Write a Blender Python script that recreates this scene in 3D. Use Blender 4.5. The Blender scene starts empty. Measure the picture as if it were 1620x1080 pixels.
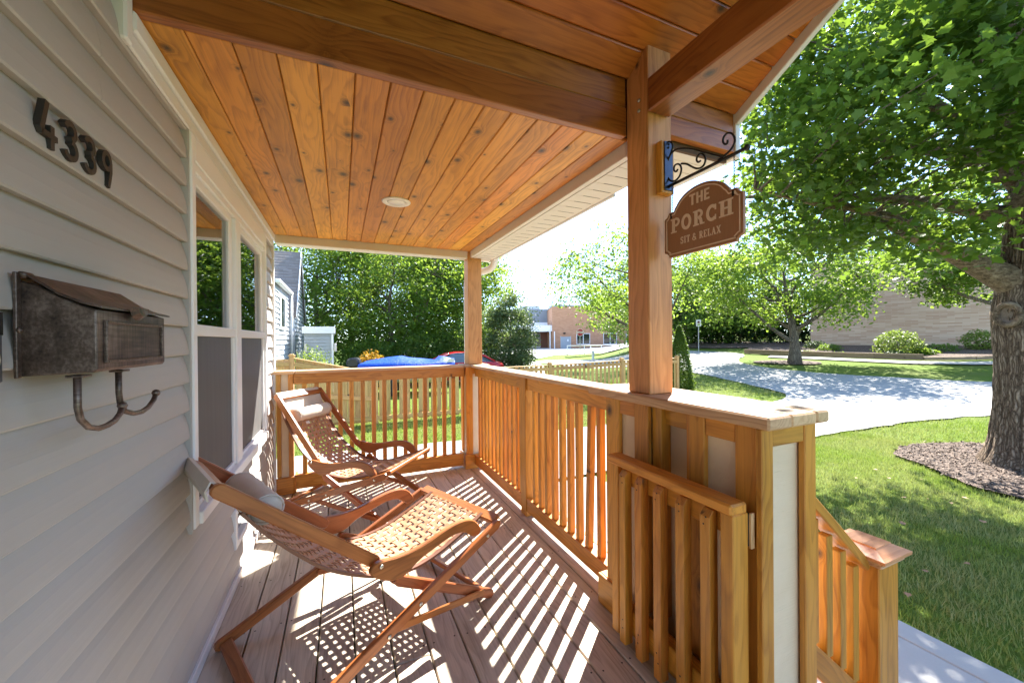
import bpy, bmesh, math, random
import numpy as np
from mathutils import Matrix, Vector
from mathutils import geometry as mgeo
from mathutils import noise as mnoise

RND = random.Random(11)
NR = np.random.default_rng(5)
scene = bpy.context.scene
col = scene.collection
rad = math.radians

# ------------------------------------------------------------------ camera
cam_pos = Vector((0.533, 0.0, 1.31))
yaw, pitch, roll = 0.41536, -0.00338, -0.00848
fw = Vector((math.sin(yaw) * math.cos(pitch), math.cos(yaw) * math.cos(pitch), math.sin(pitch)))
rt = Vector((math.cos(yaw), -math.sin(yaw), 0))
up = rt.cross(fw)
rt2 = rt * math.cos(roll) + up * math.sin(roll)
up2 = -rt * math.sin(roll) + up * math.cos(roll)
cam_data = bpy.data.cameras.new('camera')
cam_data.sensor_width = 36
cam_data.lens = 611.9 / 1620 * 36
cam_data.clip_start = 0.02
cam_data.clip_end = 2000
cam = bpy.data.objects.new('camera', cam_data)
col.objects.link(cam)
cam.matrix_world = Matrix(((rt2.x, up2.x, -fw.x, cam_pos.x), (rt2.y, up2.y, -fw.y, cam_pos.y), (rt2.z, up2.z, -fw.z, cam_pos.z), (0, 0, 0, 1)))
scene.camera = cam

# ------------------------------------------------------------------ light
SUN_AZ, SUN_EL = rad(39.0), rad(44.5)            # azimuth counted from +X towards +Y
sun_dir = Vector((math.cos(SUN_AZ) * math.cos(SUN_EL), math.sin(SUN_AZ) * math.cos(SUN_EL), math.sin(SUN_EL)))
world = bpy.data.worlds.new('World')
scene.world = world
world.use_nodes = True
wn = world.node_tree
wn.nodes.clear()
w_out = wn.nodes.new('ShaderNodeOutputWorld')
w_bg = wn.nodes.new('ShaderNodeBackground')
w_sky = wn.nodes.new('ShaderNodeTexSky')
w_sky.sky_type = 'NISHITA'
w_sky.sun_disc = False
w_sky.sun_elevation = SUN_EL
w_sky.sun_rotation = rad(90) - SUN_AZ
w_sky.air_density = 0.6
w_sky.dust_density = 0.0
w_sky.ozone_density = 1.2
# thin high cloud, by direction only
w_tc = wn.nodes.new('ShaderNodeTexCoord')
w_map = wn.nodes.new('ShaderNodeMapping')
w_map.inputs['Scale'].default_value = (1.6, 1.6, 6.0)
w_no = wn.nodes.new('ShaderNodeTexNoise')
w_no.inputs['Scale'].default_value = 2.2
w_no.inputs['Detail'].default_value = 6
w_no.inputs['Roughness'].default_value = 0.55
w_rmp = wn.nodes.new('ShaderNodeValToRGB')
w_rmp.color_ramp.elements[0].position = 0.42
w_rmp.color_ramp.elements[0].color = (0, 0, 0, 1)
w_rmp.color_ramp.elements[1].position = 0.70
w_rmp.color_ramp.elements[1].color = (0.4, 0.4, 0.4, 1)
w_mix = wn.nodes.new('ShaderNodeMixRGB')
w_mix.inputs[2].default_value = (2.4, 3.0, 3.9, 1)
wn.links.new(w_tc.outputs['Generated'], w_map.inputs['Vector'])
wn.links.new(w_map.outputs['Vector'], w_no.inputs['Vector'])
wn.links.new(w_no.outputs['Fac'], w_rmp.inputs['Fac'])
wn.links.new(w_rmp.outputs['Color'], w_mix.inputs[0])
wn.links.new(w_sky.outputs['Color'], w_mix.inputs[1])
wn.links.new(w_mix.outputs['Color'], w_bg.inputs['Color'])
wn.links.new(w_bg.outputs['Background'], w_out.inputs['Surface'])
w_bg.inputs['Strength'].default_value = 0.105
sun_data = bpy.data.lights.new('sun', 'SUN')
sun_data.energy = 3.3
sun_data.angle = rad(0.53)
sun_data.color = (1.0, 0.955, 0.88)
sun = bpy.data.objects.new('sun', sun_data)
col.objects.link(sun)
sun.location = (30, 30, 40)
sun.rotation_euler = sun_dir.to_track_quat('Z', 'Y').to_euler()

scene.view_settings.view_transform = 'Standard'
scene.view_settings.look = 'None'
scene.view_settings.gamma = 1
scene.view_settings.use_curve_mapping = False
scene.view_settings.exposure = 2.8
scene.cycles.use_denoising = True
scene.cycles.max_bounces = 10
scene.cycles.diffuse_bounces = 6
scene.cycles.transparent_max_bounces = 12
scene.cycles.sample_clamp_indirect = 6
scene.cycles.caustics_reflective = False
scene.cycles.caustics_refractive = False

# ------------------------------------------------------------------ helpers
W = {}                                            # world matrix of every object built here
KIDS = {}


def link(name, data, M=None, parent=None):
    o = bpy.data.objects.new(name, data)
    col.objects.link(o)
    M = M.copy() if M is not None else Matrix.Identity(4)
    if parent is not None:
        o.parent = parent
        o.matrix_basis = W[parent].inverted() @ M
        KIDS.setdefault(parent, []).append(o)
    else:
        o.matrix_basis = M
    W[o] = M
    return o


def tag(o, label, cat, group=None, kind=None):
    o['label'] = label
    if cat:
        o['category'] = cat
    if group:
        o['group'] = group
    if kind:
        o['kind'] = kind
    return o


def thing(name, loc, label, cat, group=None, rotz=0.0):
    o = link(name, None, Matrix.Translation(loc) @ Matrix.Rotation(rotz, 4, 'Z'))
    o.empty_display_size = 0.1
    return tag(o, label, cat, group)


def structure(o, label=None, cat=None):
    o['kind'] = 'structure'
    if label:
        o['label'] = label
    if cat:
        o['category'] = cat
    return o


def np_mesh(name, verts, faces, mat=None, smooth=False):
    verts = np.asarray(verts, dtype=np.float32).reshape(-1, 3)
    faces = np.asarray(faces, dtype=np.int32)
    n, k = faces.shape
    me = bpy.data.meshes.new(name)
    me.vertices.add(len(verts))
    me.vertices.foreach_set('co', verts.ravel())
    me.loops.add(n * k)
    me.loops.foreach_set('vertex_index', faces.ravel())
    me.polygons.add(n)
    me.polygons.foreach_set('loop_start', np.arange(0, n * k, k, dtype=np.int32))
    if smooth:
        me.polygons.foreach_set('use_smooth', np.ones(n, dtype=bool))
    me.update(calc_edges=True)
    if mat:
        me.materials.append(mat)
    return me


def bm_mesh(name, bm, mat=None, smooth=False):
    me = bpy.data.meshes.new(name)
    bm.to_mesh(me)
    bm.free()
    if smooth:
        for p in me.polygons:
            p.use_smooth = True
    if mat:
        me.materials.append(mat)
    return me


BOXES = {}


def box_mesh(name, L, Wd, T, bev, mat):
    key = (round(L, 4), round(Wd, 4), round(T, 4), round(bev, 4), mat.name)
    if key in BOXES:
        return BOXES[key]
    bm = bmesh.new()
    bmesh.ops.create_cube(bm, size=1.0)
    bmesh.ops.scale(bm, vec=(L, Wd, T), verts=bm.verts)
    if bev > 0:
        bmesh.ops.bevel(bm, geom=bm.edges[:], offset=min(bev, 0.45 * min(L, Wd, T)), segments=1, affect='EDGES', profile=0.5)
    BOXES[key] = bm_mesh(name, bm, mat)
    return BOXES[key]


ROT = {'x': Matrix.Identity(4), 'y': Matrix.Rotation(rad(90), 4, 'Z'), 'z': Matrix.Rotation(rad(-90), 4, 'Y')}


def board(name, x0, x1, y0, y1, z0, z1, axis, mat, parent, bev=0.003, jit=0.0, base=None):
    """an axis-aligned board whose grain (local X) runs along axis; base = matrix of a local frame"""
    dx, dy, dz = x1 - x0, y1 - y0, z1 - z0
    dims = {'x': (dx, dy, dz), 'y': (dy, dx, dz), 'z': (dz, dy, dx)}[axis]
    me = box_mesh(name, *dims, bev, mat)
    M = Matrix.Translation(((x0 + x1) / 2, (y0 + y1) / 2, (z0 + z1) / 2)) @ ROT[axis]
    if jit:
        M = M @ Matrix.Rotation(RND.uniform(-jit, jit), 4, 'Y') @ Matrix.Rotation(RND.uniform(-jit, jit), 4, 'Z')
    if base is not None:
        M = base @ M
    return link(name, me, M, parent)


def bar(name, p0, p1, w, t, mat, parent, side=(0, 1, 0), bev=0.004, base=None):
    """a bar from p0 to p1; w is its size along side, t its size across"""
    p0, p1 = Vector(p0), Vector(p1)
    ax = (p1 - p0)
    L = ax.length
    ax.normalize()
    s = Vector(side)
    s = (s - ax * s.dot(ax)).normalized()
    n = ax.cross(s)
    me = box_mesh(name, L, w, t, bev, mat)
    c = (p0 + p1) / 2
    M = Matrix(((ax.x, s.x, n.x, c.x), (ax.y, s.y, n.y, c.y), (ax.z, s.z, n.z, c.z), (0, 0, 0, 1)))
    if base is not None:
        M = base @ M
    return link(name, me, M, parent)


def extrude_poly(name, pts, depth, mat, bev=0.0, smooth=False):
    """pts: 2-D outline in local X/Y, extruded along local Z from -depth/2 to depth/2"""
    bm = bmesh.new()
    vs = [bm.verts.new((p[0], p[1], -depth / 2)) for p in pts]
    f = bm.faces.new(vs)
    r = bmesh.ops.extrude_face_region(bm, geom=[f])
    bmesh.ops.translate(bm, vec=(0, 0, depth), verts=[v for v in r['geom'] if isinstance(v, bmesh.types.BMVert)])
    bmesh.ops.recalc_face_normals(bm, faces=bm.faces)
    if bev:
        es = [e for e in bm.edges if abs(e.verts[0].co.z - e.verts[1].co.z) < 1e-6]
        bmesh.ops.bevel(bm, geom=es, offset=bev, segments=1, affect='EDGES', profile=0.5)
    return bm_mesh(name, bm, mat, smooth)


def tube_arrays(path, radii, n=8, closed_ends=True, squash=1.0):
    path = [Vector(p) for p in path]
    V, F = [], []
    prev = None
    for i, p in enumerate(path):
        d = (path[min(i + 1, len(path) - 1)] - path[max(i - 1, 0)])
        d = d.normalized() if d.length > 1e-9 else Vector((0, 0, 1))
        if prev is None:
            a = Vector((0, 0, 1)) if abs(d.z) < 0.9 else Vector((1, 0, 0))
            s = d.cross(a).normalized()
        else:
            s = (prev - d * prev.dot(d))
            s = s.normalized() if s.length > 1e-6 else d.orthogonal().normalized()
        prev = s
        t = d.cross(s)
        for k in range(n):
            a = 2 * math.pi * k / n
            q = p + (s * math.cos(a) + t * (math.sin(a) * squash)) * radii[i]
            V.append((q.x, q.y, q.z))
    for i in range(len(path) - 1):
        for k in range(n):
            a, b = i * n + k, i * n + (k + 1) % n
            F.append((a, b, b + n, a + n))
    if closed_ends:
        for base_i, flip in ((0, True), ((len(path) - 1) * n, False)):
            c = len(V)
            p = path[0] if flip else path[-1]
            V.append((p.x, p.y, p.z))
            for k in range(n):
                a, b = base_i + k, base_i + (k + 1) % n
                F.append((b, a, c, c) if flip else (a, b, c, c))
    return V, F


def mixed_mesh(name, V, F, mat, smooth=True):
    me = bpy.data.meshes.new(name)
    me.from_pydata(V, [], [tuple(dict.fromkeys(f)) for f in F])
    if smooth:
        for p in me.polygons:
            p.use_smooth = True
    me.materials.append(mat)
    return me


def tube(name, path, r, mat, parent, n=10, M=None, squash=1.0):
    radii = r if isinstance(r, (list, tuple)) else [r] * len(path)
    V, F = tube_arrays(path, radii, n, True, squash)
    return link(name, mixed_mesh(name, V, F, mat), M, parent)


def lathe(name, prof, n, mat, M, parent, smooth=True):
    """prof: (radius, z) pairs turned about local Z"""
    V, F = [], []
    for r, z in prof:
        for k in range(n):
            a = 2 * math.pi * k / n
            V.append((r * math.cos(a), r * math.sin(a), z))
    for i in range(len(prof) - 1):
        for k in range(n):
            a, b = i * n + k, i * n + (k + 1) % n
            F.append((a, b, b + n, a + n))
    F.append(tuple(range(n - 1, -1, -1)))
    F.append(tuple(range((len(prof) - 1) * n, len(prof) * n)))
    return link(name, mixed_mesh(name, V, F, mat, smooth), M, parent)


def copy_tree(o, parent=None, M=None):
    c = o.copy()
    col.objects.link(c)
    if parent is not None:
        c.parent = parent
        c.matrix_basis = o.matrix_basis
    if M is not None:
        c.matrix_basis = M
    for ch in KIDS.get(o, []):
        copy_tree(ch, c)
    return c


# ------------------------------------------------------------------ materials


class Mat:
    def __init__(self, name):
        self.m = bpy.data.materials.new(name)
        self.m.use_nodes = True
        self.t = self.m.node_tree
        self.t.nodes.clear()
        self.out = self.t.nodes.new('ShaderNodeOutputMaterial')
        self.b = self.t.nodes.new('ShaderNodeBsdfPrincipled')
        self.t.links.new(self.b.outputs[0], self.out.inputs['Surface'])

    def n(self, ty, props=None, **inp):
        nd = self.t.nodes.new('ShaderNode' + ty)
        for k, v in (props or {}).items():
            setattr(nd, k, v)
        for k, v in inp.items():
            self.put(nd, k.replace('_', ' '), v)
        return nd

    def put(self, nd, k, v):
        s = nd.inputs[int(k)] if k.isdigit() else nd.inputs[k]
        if isinstance(v, bpy.types.NodeSocket):
            self.t.links.new(v, s)
        elif isinstance(v, bpy.types.Node):
            self.t.links.new(v.outputs[0], s)
        else:
            s.default_value = v

    def math(self, op, a, b=None, c=None, clamp=False):
        nd = self.t.nodes.new('ShaderNodeMath')
        nd.operation = op
        nd.use_clamp = clamp
        for i, v in enumerate((a, b, c)):
            if v is not None:
                self.put(nd, str(i), v)
        return nd.outputs[0]

    def vmath(self, op, a, b=None, sc=None):
        nd = self.t.nodes.new('ShaderNodeVectorMath')
        nd.operation = op
        self.put(nd, '0', a)
        if b is not None:
            self.put(nd, '1', b)
        if sc is not None:
            self.put(nd, 'Scale', sc)
        return nd.outputs[1] if op in ('LENGTH', 'DISTANCE', 'DOT_PRODUCT') else nd.outputs[0]

    def ramp(self, fac, stops, interp='LINEAR'):
        nd = self.t.nodes.new('ShaderNodeValToRGB')
        cr = nd.color_ramp
        cr.interpolation = interp
        while len(cr.elements) < len(stops):
            cr.elements.new(0.5)
        for e, (p, c) in zip(cr.elements, stops):
            e.position = p
            e.color = (*c, 1) if len(c) == 3 else c
        self.put(nd, 'Fac', fac)
        return nd.outputs[0]

    def mix(self, fac, a, b, blend='MIX'):
        nd = self.t.nodes.new('ShaderNodeMixRGB')
        nd.blend_type = blend
        for i, v in enumerate((fac, a, b)):
            if isinstance(v, tuple) and len(v) == 3:
                v = (*v, 1)
            self.put(nd, str(i), v)
        return nd.outputs[0]

    def noise(self, vec, scale, detail=3, rough=0.55, dist=0.0):
        nd = self.n('TexNoise', Vector=vec, Scale=scale, Detail=detail, Roughness=rough, Distortion=dist)
        return nd.outputs['Fac']

    def bump(self, h, strength=0.3, dist=0.002, normal=None):
        nd = self.n('Bump', Height=h, Strength=strength, Distance=dist)
        if normal is not None:
            self.put(nd, 'Normal', normal)
        return nd.outputs[0]

    def set(self, **kw):
        for k, v in kw.items():
            k = k.replace('_', ' ')
            if isinstance(v, tuple) and len(v) == 3:
                v = (*v, 1)
            self.put(self.b, k, v)
        return self.m


def wood(name, dark, light, rough=0.45, knots=0.0, var=0.22, grain=1.0, bump=0.25, knotcol=(0.05, 0.02, 0.008), spec=0.5, grey=None, kscale=(2.6, 7.5, 7.5)):
    k = Mat(name)
    tc = k.n('TexCoord')
    oi = k.n('ObjectInfo')
    rnd = oi.outputs['Random']
    off = k.n('CombineXYZ', X=k.math('MULTIPLY', rnd, 91.0), Y=k.math('MULTIPLY', rnd, 37.0), Z=k.math('MULTIPLY', rnd, 53.0))
    p = k.vmath('ADD', tc.outputs['Object'], off.outputs[0])
    lowx = k.vmath('MULTIPLY', p, (0.9, 5.0, 5.0))
    warp = k.noise(lowx, 1.6, 2)
    kn = None
    if knots > 0:
        sc = kscale
        kp = k.vmath('MULTIPLY', p, sc)
        vo = k.n('TexVoronoi', {'feature': 'F1'}, Vector=kp, Scale=1.0, Randomness=0.9)
        d = k.vmath('SUBTRACT', vo.outputs['Position'], kp)
        d = k.vmath('DIVIDE', d, (sc[0] * 1.35, sc[1], sc[2] * 30))
        dist = k.vmath('LENGTH', d)
        keep = k.math('GREATER_THAN', k.n('SeparateColor', Color=vo.outputs['Color']).outputs[0], 1 - knots)
        size = k.math('MULTIPLY_ADD', k.n('SeparateColor', Color=vo.outputs['Color']).outputs[1], 0.020, 0.004)
        rel = k.math('DIVIDE', dist, size)
        rel = k.math('MULTIPLY_ADD', k.noise(p, 160.0, 2), 0.5, k.math('SUBTRACT', rel, 0.25))
        kn = k.math('MULTIPLY', keep, k.math('SUBTRACT', 1.15, rel, clamp=True), clamp=True)
        halo = k.math('MULTIPLY', keep, k.math('DIVIDE', 1.0, k.math('MULTIPLY_ADD', rel, rel, 1.0)))
        warp = k.math('MULTIPLY_ADD', halo, 0.5, warp)
    sep = k.n('SeparateXYZ', Vector=p)
    v = k.math('ADD', k.math('MULTIPLY', sep.outputs[1], 30.0 * grain), k.math('MULTIPLY', sep.outputs[2], 26.0 * grain))
    v = k.math('ADD', v, k.math('MULTIPLY', warp, 9.0))
    ring = k.math('FRACT', v)
    ring = k.math('POWER', ring, 1.6)
    ring = k.math('SMOOTH_MIN', ring, k.math('MULTIPLY', k.math('SUBTRACT', 1.0, k.math('FRACT', v)), 5.0), 0.3)
    fib = k.noise(k.vmath('MULTIPLY', p, (4.0, 190.0, 190.0)), 1.0, 3, 0.6)
    streak = k.noise(k.vmath('MULTIPLY', p, (0.8, 22.0, 22.0)), 1.0, 3)
    blot = k.noise(k.vmath('MULTIPLY', p, (2.0, 6.0, 6.0)), 1.3, 4, 0.6)
    fac = k.math('MULTIPLY', ring, -0.24)
    fac = k.math('MULTIPLY_ADD', fib, 0.42, fac)
    fac = k.math('MULTIPLY_ADD', streak, 0.5, fac)
    fac = k.math('MULTIPLY_ADD', blot, 0.55, fac)
    fac = k.math('ADD', fac, -0.12)
    c = k.ramp(fac, [(0.22, dark), (0.64, light)])
    if kn is not None:
        c = k.mix(k.math('MULTIPLY', halo, 0.55), c, tuple(0.35 * a for a in dark))
        c = k.mix(kn, c, knotcol)
    if grey is not None:
        gfac = k.ramp(k.noise(k.vmath('MULTIPLY', p, (1.5, 5, 5)), 2.0, 5, 0.65), [(0.42, (0, 0, 0)), (0.75, (1, 1, 1))])
        c = k.mix(k.math('MULTIPLY', gfac, 0.55), c, grey)
    hs = k.n('HueSaturation', Color=c)
    k.put(hs, 'Value', k.math('MULTIPLY_ADD', rnd, 2 * var, 1 - var))
    k.put(hs, 'Hue', k.math('MULTIPLY_ADD', k.math('FRACT', k.math('MULTIPLY', rnd, 17.3)), 0.016, 0.492))
    h = k.math('MULTIPLY_ADD', fib, 1.0, k.math('MULTIPLY', ring, 0.4))
    k.set(Base_Color=hs.outputs[0], Roughness=k.math('MULTIPLY_ADD', fib, 0.25, rough - 0.12), Specular_IOR_Level=spec, Normal=k.bump(h, bump, 0.0012))
    return k.m


def plain(name, colr, rough=0.5, metal=0.0, nscale=0, namt=0.1, bump=0.0, bscale=200, spec=0.5, bdist=0.001):
    k = Mat(name)
    tc = k.n('TexCoord')
    c = (*colr, 1)
    if nscale:
        nz = k.noise(tc.outputs['Object'], nscale, 4, 0.6)
        c = k.mix(nz, tuple(x * (1 - namt) for x in colr), tuple(min(1, x * (1 + namt)) for x in colr))
    k.set(Base_Color=c, Roughness=rough, Metallic=metal, Specular_IOR_Level=spec)
    if bump:
        k.set(Normal=k.bump(k.noise(tc.outputs['Object'], bscale, 3), bump, bdist))
    return k.m


def leafmat(name, c1, c2, trans, tfac=0.45, rough=0.5):
    k = Mat(name)
    g = k.n('NewGeometry')
    r = g.outputs['Random Per Island']
    c = k.mix(r, c1, c2)
    tcol = k.mix(r, tuple(a * 0.75 for a in trans), trans)
    k.set(Base_Color=c, Roughness=rough, Specular_IOR_Level=0.28)
    tr = k.n('BsdfTranslucent', Color=tcol)
    mx = k.n('MixShader', Fac=tfac)
    k.t.links.new(k.b.outputs[0], mx.inputs[1])
    k.t.links.new(tr.outputs[0], mx.inputs[2])
    k.t.links.new(mx.outputs[0], k.out.inputs['Surface'])
    return k.m


M_CEIL = wood('pine_ceiling_stain', (0.30, 0.095, 0.010), (0.66, 0.27, 0.036), rough=0.42, knots=0.75, var=0.2, bump=0.15)
M_BEAM = wood('dark_beam_stain', (0.15, 0.04, 0.006), (0.38, 0.138, 0.025), rough=0.38, knots=0.22, var=0.12, bump=0.18)
M_GABLE = wood('gable_ceiling_stain', (0.21, 0.05, 0.005), (0.44, 0.135, 0.018), rough=0.36, knots=0.5, var=0.14, bump=0.15)
M_CEDAR = wood('cedar_stain', (0.29, 0.096, 0.008), (0.61, 0.268, 0.038), rough=0.42, knots=0.2, var=0.14, bump=0.25)
M_POST = wood('post_stain', (0.32, 0.12, 0.022), (0.58, 0.275, 0.085), rough=0.5, knots=0.16, var=0.08, bump=0.4)
M_CAP = wood('weathered_cap_wood', (0.36, 0.18, 0.075), (0.62, 0.40, 0.22), rough=0.55, knots=0.15, var=0.1, bump=0.3)
M_DECK = wood('deck_board_wood', (0.26, 0.20, 0.14), (0.56, 0.475, 0.37), rough=0.6, knots=0.1, var=0.13, bump=0.5, grey=(0.43, 0.395, 0.345))
M_TEAK = wood('chair_frame_wood', (0.17, 0.043, 0.010), (0.38, 0.12, 0.033), rough=0.35, knots=0.0, var=0.12, bump=0.15)
M_FENCE = wood('fence_wood', (0.33, 0.17, 0.05), (0.60, 0.37, 0.14), rough=0.65, knots=0.3, var=0.16, bump=0.3)
M_TIMBER = wood('edging_timber', (0.13, 0.085, 0.05), (0.28, 0.19, 0.11), rough=0.8, knots=0.1, bump=0.4)
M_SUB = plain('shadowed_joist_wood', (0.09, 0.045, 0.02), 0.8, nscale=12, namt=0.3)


def siding_mat():
    k = Mat('grey_vinyl_siding')
    tc = k.n('TexCoord')
    p = tc.outputs['Object']
    fib = k.noise(k.vmath('MULTIPLY', p, (60.0, 5.0, 260.0)), 1.0, 3, 0.6)
    blot = k.noise(p, 2.2, 5, 0.65)
    grime = k.noise(k.vmath('MULTIPLY', p, (3, 1.3, 9)), 1.0, 5, 0.7)
    blot = k.math('MULTIPLY_ADD', grime, 0.8, k.math('MULTIPLY_ADD', blot, 0.7, -0.3))
    c = k.mix(blot, (0.375, 0.345, 0.315), (0.455, 0.42, 0.385))
    k.set(Base_Color=c, Roughness=0.55, Specular_IOR_Level=0.35, Normal=k.bump(fib, 0.5, 0.0009))
    return k.m


M_SIDING = siding_mat()
M_TRIM = plain('white_vinyl_trim', (0.68, 0.675, 0.66), 0.4, nscale=3, namt=0.05)
M_WHITE = plain('white_window_vinyl', (0.78, 0.78, 0.77), 0.35, nscale=4, namt=0.04)
M_CREAM = plain('cream_soffit_metal', (0.66, 0.60, 0.52), 0.45, nscale=4, namt=0.05)


def panel_mat():
    k = Mat('cream_textured_panel')
    tc = k.n('TexCoord')
    p = tc.outputs['Object']
    f = k.noise(k.vmath('MULTIPLY', p, (90, 90, 6)), 1.0, 4, 0.65, 0.6)
    c = k.mix(k.noise(p, 9, 4), (0.66, 0.51, 0.33), (0.76, 0.62, 0.44))
    k.set(Base_Color=c, Roughness=0.7, Normal=k.bump(f, 0.7, 0.003))
    return k.m


M_PANEL = panel_mat()
M_IRON = plain('black_iron', (0.03, 0.025, 0.022), 0.45, metal=0.6, nscale=40, namt=0.4)
M_DIGIT = plain('dark_bronze_metal', (0.035, 0.028, 0.023), 0.5, metal=0.3, nscale=60, namt=0.4, bump=0.2, bscale=160)


def brushed_bronze():
    k = Mat('brushed_bronze_mailbox')
    tc = k.n('TexCoord')
    p = tc.outputs['Object']
    a = k.noise(k.vmath('MULTIPLY', p, (30, 9, 170)), 1.0, 4, 0.7)
    b = k.noise(k.vmath('MULTIPLY', p, (170, 150, 8)), 1.0, 4, 0.7)
    m = k.math('MULTIPLY_ADD', a, 0.5, k.math('MULTIPLY', b, 0.5))
    blot = k.noise(p, 11, 3)
    fac = k.math('MULTIPLY_ADD', blot, 0.55, k.math('SUBTRACT', m, 0.27))
    c = k.ramp(fac, [(0.30, (0.024, 0.016, 0.012)), (0.50, (0.105, 0.070, 0.054)), (0.74, (0.28, 0.21, 0.175))])
    k.set(Base_Color=c, Roughness=0.42, Metallic=0.55, Normal=k.bump(m, 0.2, 0.0008))
    return k.m


M_BRONZE = brushed_bronze()


def canvas_mat():
    k = Mat('beige_canvas')
    tc = k.n('TexCoord')
    p = tc.outputs['Object']
    w1 = k.n('TexWave', {'bands_direction': 'X'}, Vector=p, Scale=170.0, Distortion=1.0)
    w2 = k.n('TexWave', {'bands_direction': 'Y'}, Vector=p, Scale=170.0, Distortion=1.0)
    h = k.math('ADD', w1.outputs['Fac'], w2.outputs['Fac'])
    c = k.mix(k.noise(p, 14, 4), (0.56, 0.50, 0.425), (0.66, 0.60, 0.52))
    k.set(Base_Color=c, Roughness=0.9, Specular_IOR_Level=0.15, Normal=k.bump(k.math('MULTIPLY_ADD', k.noise(p, 25, 3), 3.0, h), 0.35, 0.0012))
    return k.m


M_CANVAS = canvas_mat()
M_STRAP = plain('tan_leather_strap', (0.46, 0.255, 0.145), 0.5, nscale=28, namt=0.16, bump=0.3, bscale=240, spec=0.4)
M_BAND = plain('dark_leather_edge', (0.16, 0.065, 0.032), 0.5, nscale=28, namt=0.2)
M_BOLT = plain('bolt_steel', (0.62, 0.58, 0.5), 0.3, metal=0.9)
M_TAG = plain('white_tag', (0.8, 0.76, 0.74), 0.7)
M_DARKROOM = plain('dark_room_wall', (0.05, 0.05, 0.052), 0.9)
M_CURTAIN = plain('sheer_curtain', (0.5, 0.51, 0.52), 0.9, nscale=20, namt=0.1)


def glass_mat(name, tint=(0.9, 0.94, 0.95), f0=0.06):
    k = Mat(name)
    fr = k.n('Fresnel', IOR=2.2)
    gl = k.n('BsdfGlossy', Color=(0.95, 0.97, 1.0, 1), Roughness=0.015)
    nz = k.noise(k.n('TexCoord').outputs['Object'], 3.0, 2)
    k.put(gl, 'Normal', k.bump(nz, 0.05, 0.004))
    tr = k.n('BsdfTransparent', Color=(*tint, 1))
    mx = k.n('MixShader', Fac=k.math('MULTIPLY_ADD', fr.outputs[0], 1.0, f0, clamp=True))
    k.t.links.new(tr.outputs[0], mx.inputs[1])
    k.t.links.new(gl.outputs[0], mx.inputs[2])
    k.t.links.new(mx.outputs[0], k.out.inputs['Surface'])
    return k.m


M_GLASS = glass_mat('window_glass')
M_DARKGLASS = plain('dark_far_glass', (0.012, 0.018, 0.02), 0.08, spec=0.7)


def screen_mat():
    k = Mat('insect_screen_mesh')
    p = k.n('TexCoord').outputs['Object']
    st = k.noise(k.vmath('MULTIPLY', p, (1, 26, 0.7)), 1.0, 4)
    c = k.mix(st, (0.085, 0.082, 0.08), (0.16, 0.155, 0.15))
    k.set(Base_Color=c, Roughness=0.55, Specular_IOR_Level=0.4)
    tr = k.n('BsdfTransparent')
    mx = k.n('MixShader', Fac=0.74)
    k.t.links.new(tr.outputs[0], mx.inputs[1])
    k.t.links.new(k.b.outputs[0], mx.inputs[2])
    k.t.links.new(mx.outputs[0], k.out.inputs['Surface'])
    return k.m


M_SCREEN = screen_mat()

# ================================================================== terrain
GZ = -0.52


def sstep(a, b, x):
    t = min(1.0, max(0.0, (x - a) / (b - a)))
    return t * t * (3 - 2 * t)


def ground(x, y):
    r = math.hypot(x, y)
    a = math.degrees(math.atan2(y, x))
    rise = max(0.0, min(r, 60) - 14) * 0.052
    return GZ + rise * (1 - sstep(44, 54, a)) * sstep(-60, -20, a)


def sheet(name, poly, mat, lift, step, label=None, cat=None, holes=()):
    """a draped sheet filling the plan polygon poly"""
    pts = [Vector(p) for p in poly]
    n = len(pts)
    x0, x1 = min(p.x for p in pts), max(p.x for p in pts)
    y0, y1 = min(p.y for p in pts), max(p.y for p in pts)
    co = []
    cons = []
    for i in range(n):                           # subdivided outline
        a, b = pts[i], pts[(i + 1) % n]
        m = max(1, int((b - a).length / step))
        for k in range(m):
            co.append(a.lerp(b, k / m))
    nb = len(co)
    edges = [(i, (i + 1) % nb) for i in range(nb)]
    gx = np.arange(x0 + step / 2, x1, step)
    gy = np.arange(y0 + step / 2, y1, step)
    ring = [(p.x, p.y) for p in co]
    X, Y = np.meshgrid(gx, gy)
    X, Y = X.ravel(), Y.ravel()
    ins = inside(X, Y, ring)
    for x, y in zip(X[ins], Y[ins]):
        co.append(Vector((x, y)))
    vs, es, fs, *_ = mgeo.delaunay_2d_cdt(co, edges, [list(range(nb))], 1, 1e-5)
    V = [(v.x, v.y, ground(v.x, v.y) + lift) for v in vs]
    F = []
    for f in fs:
        a, b, c = [vs[i] for i in f[:3]]
        F.append(tuple(f) if (b - a).cross(c - a) > 0 else tuple(reversed(f)))
    me = bpy.data.meshes.new(name)
    me.from_pydata(V, [], F)
    for p in me.polygons:
        p.use_smooth = True
    me.materials.append(mat)
    o = link(name, me)
    structure(o, label, cat)
    return o


def inside(X, Y, ring):
    X, Y = np.asarray(X, float), np.asarray(Y, float)
    res = np.zeros(len(X), bool)
    n = len(ring)
    j = n - 1
    for i in range(n):
        xi, yi = ring[i]
        xj, yj = ring[j]
        c = ((yi > Y) != (yj > Y))
        with np.errstate(divide='ignore', invalid='ignore'):
            xc = (xj - xi) * (Y - yi) / ((yj - yi) if yj != yi else 1e-9) + xi
        res ^= c & (X < xc)
        j = i
    return res


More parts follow.
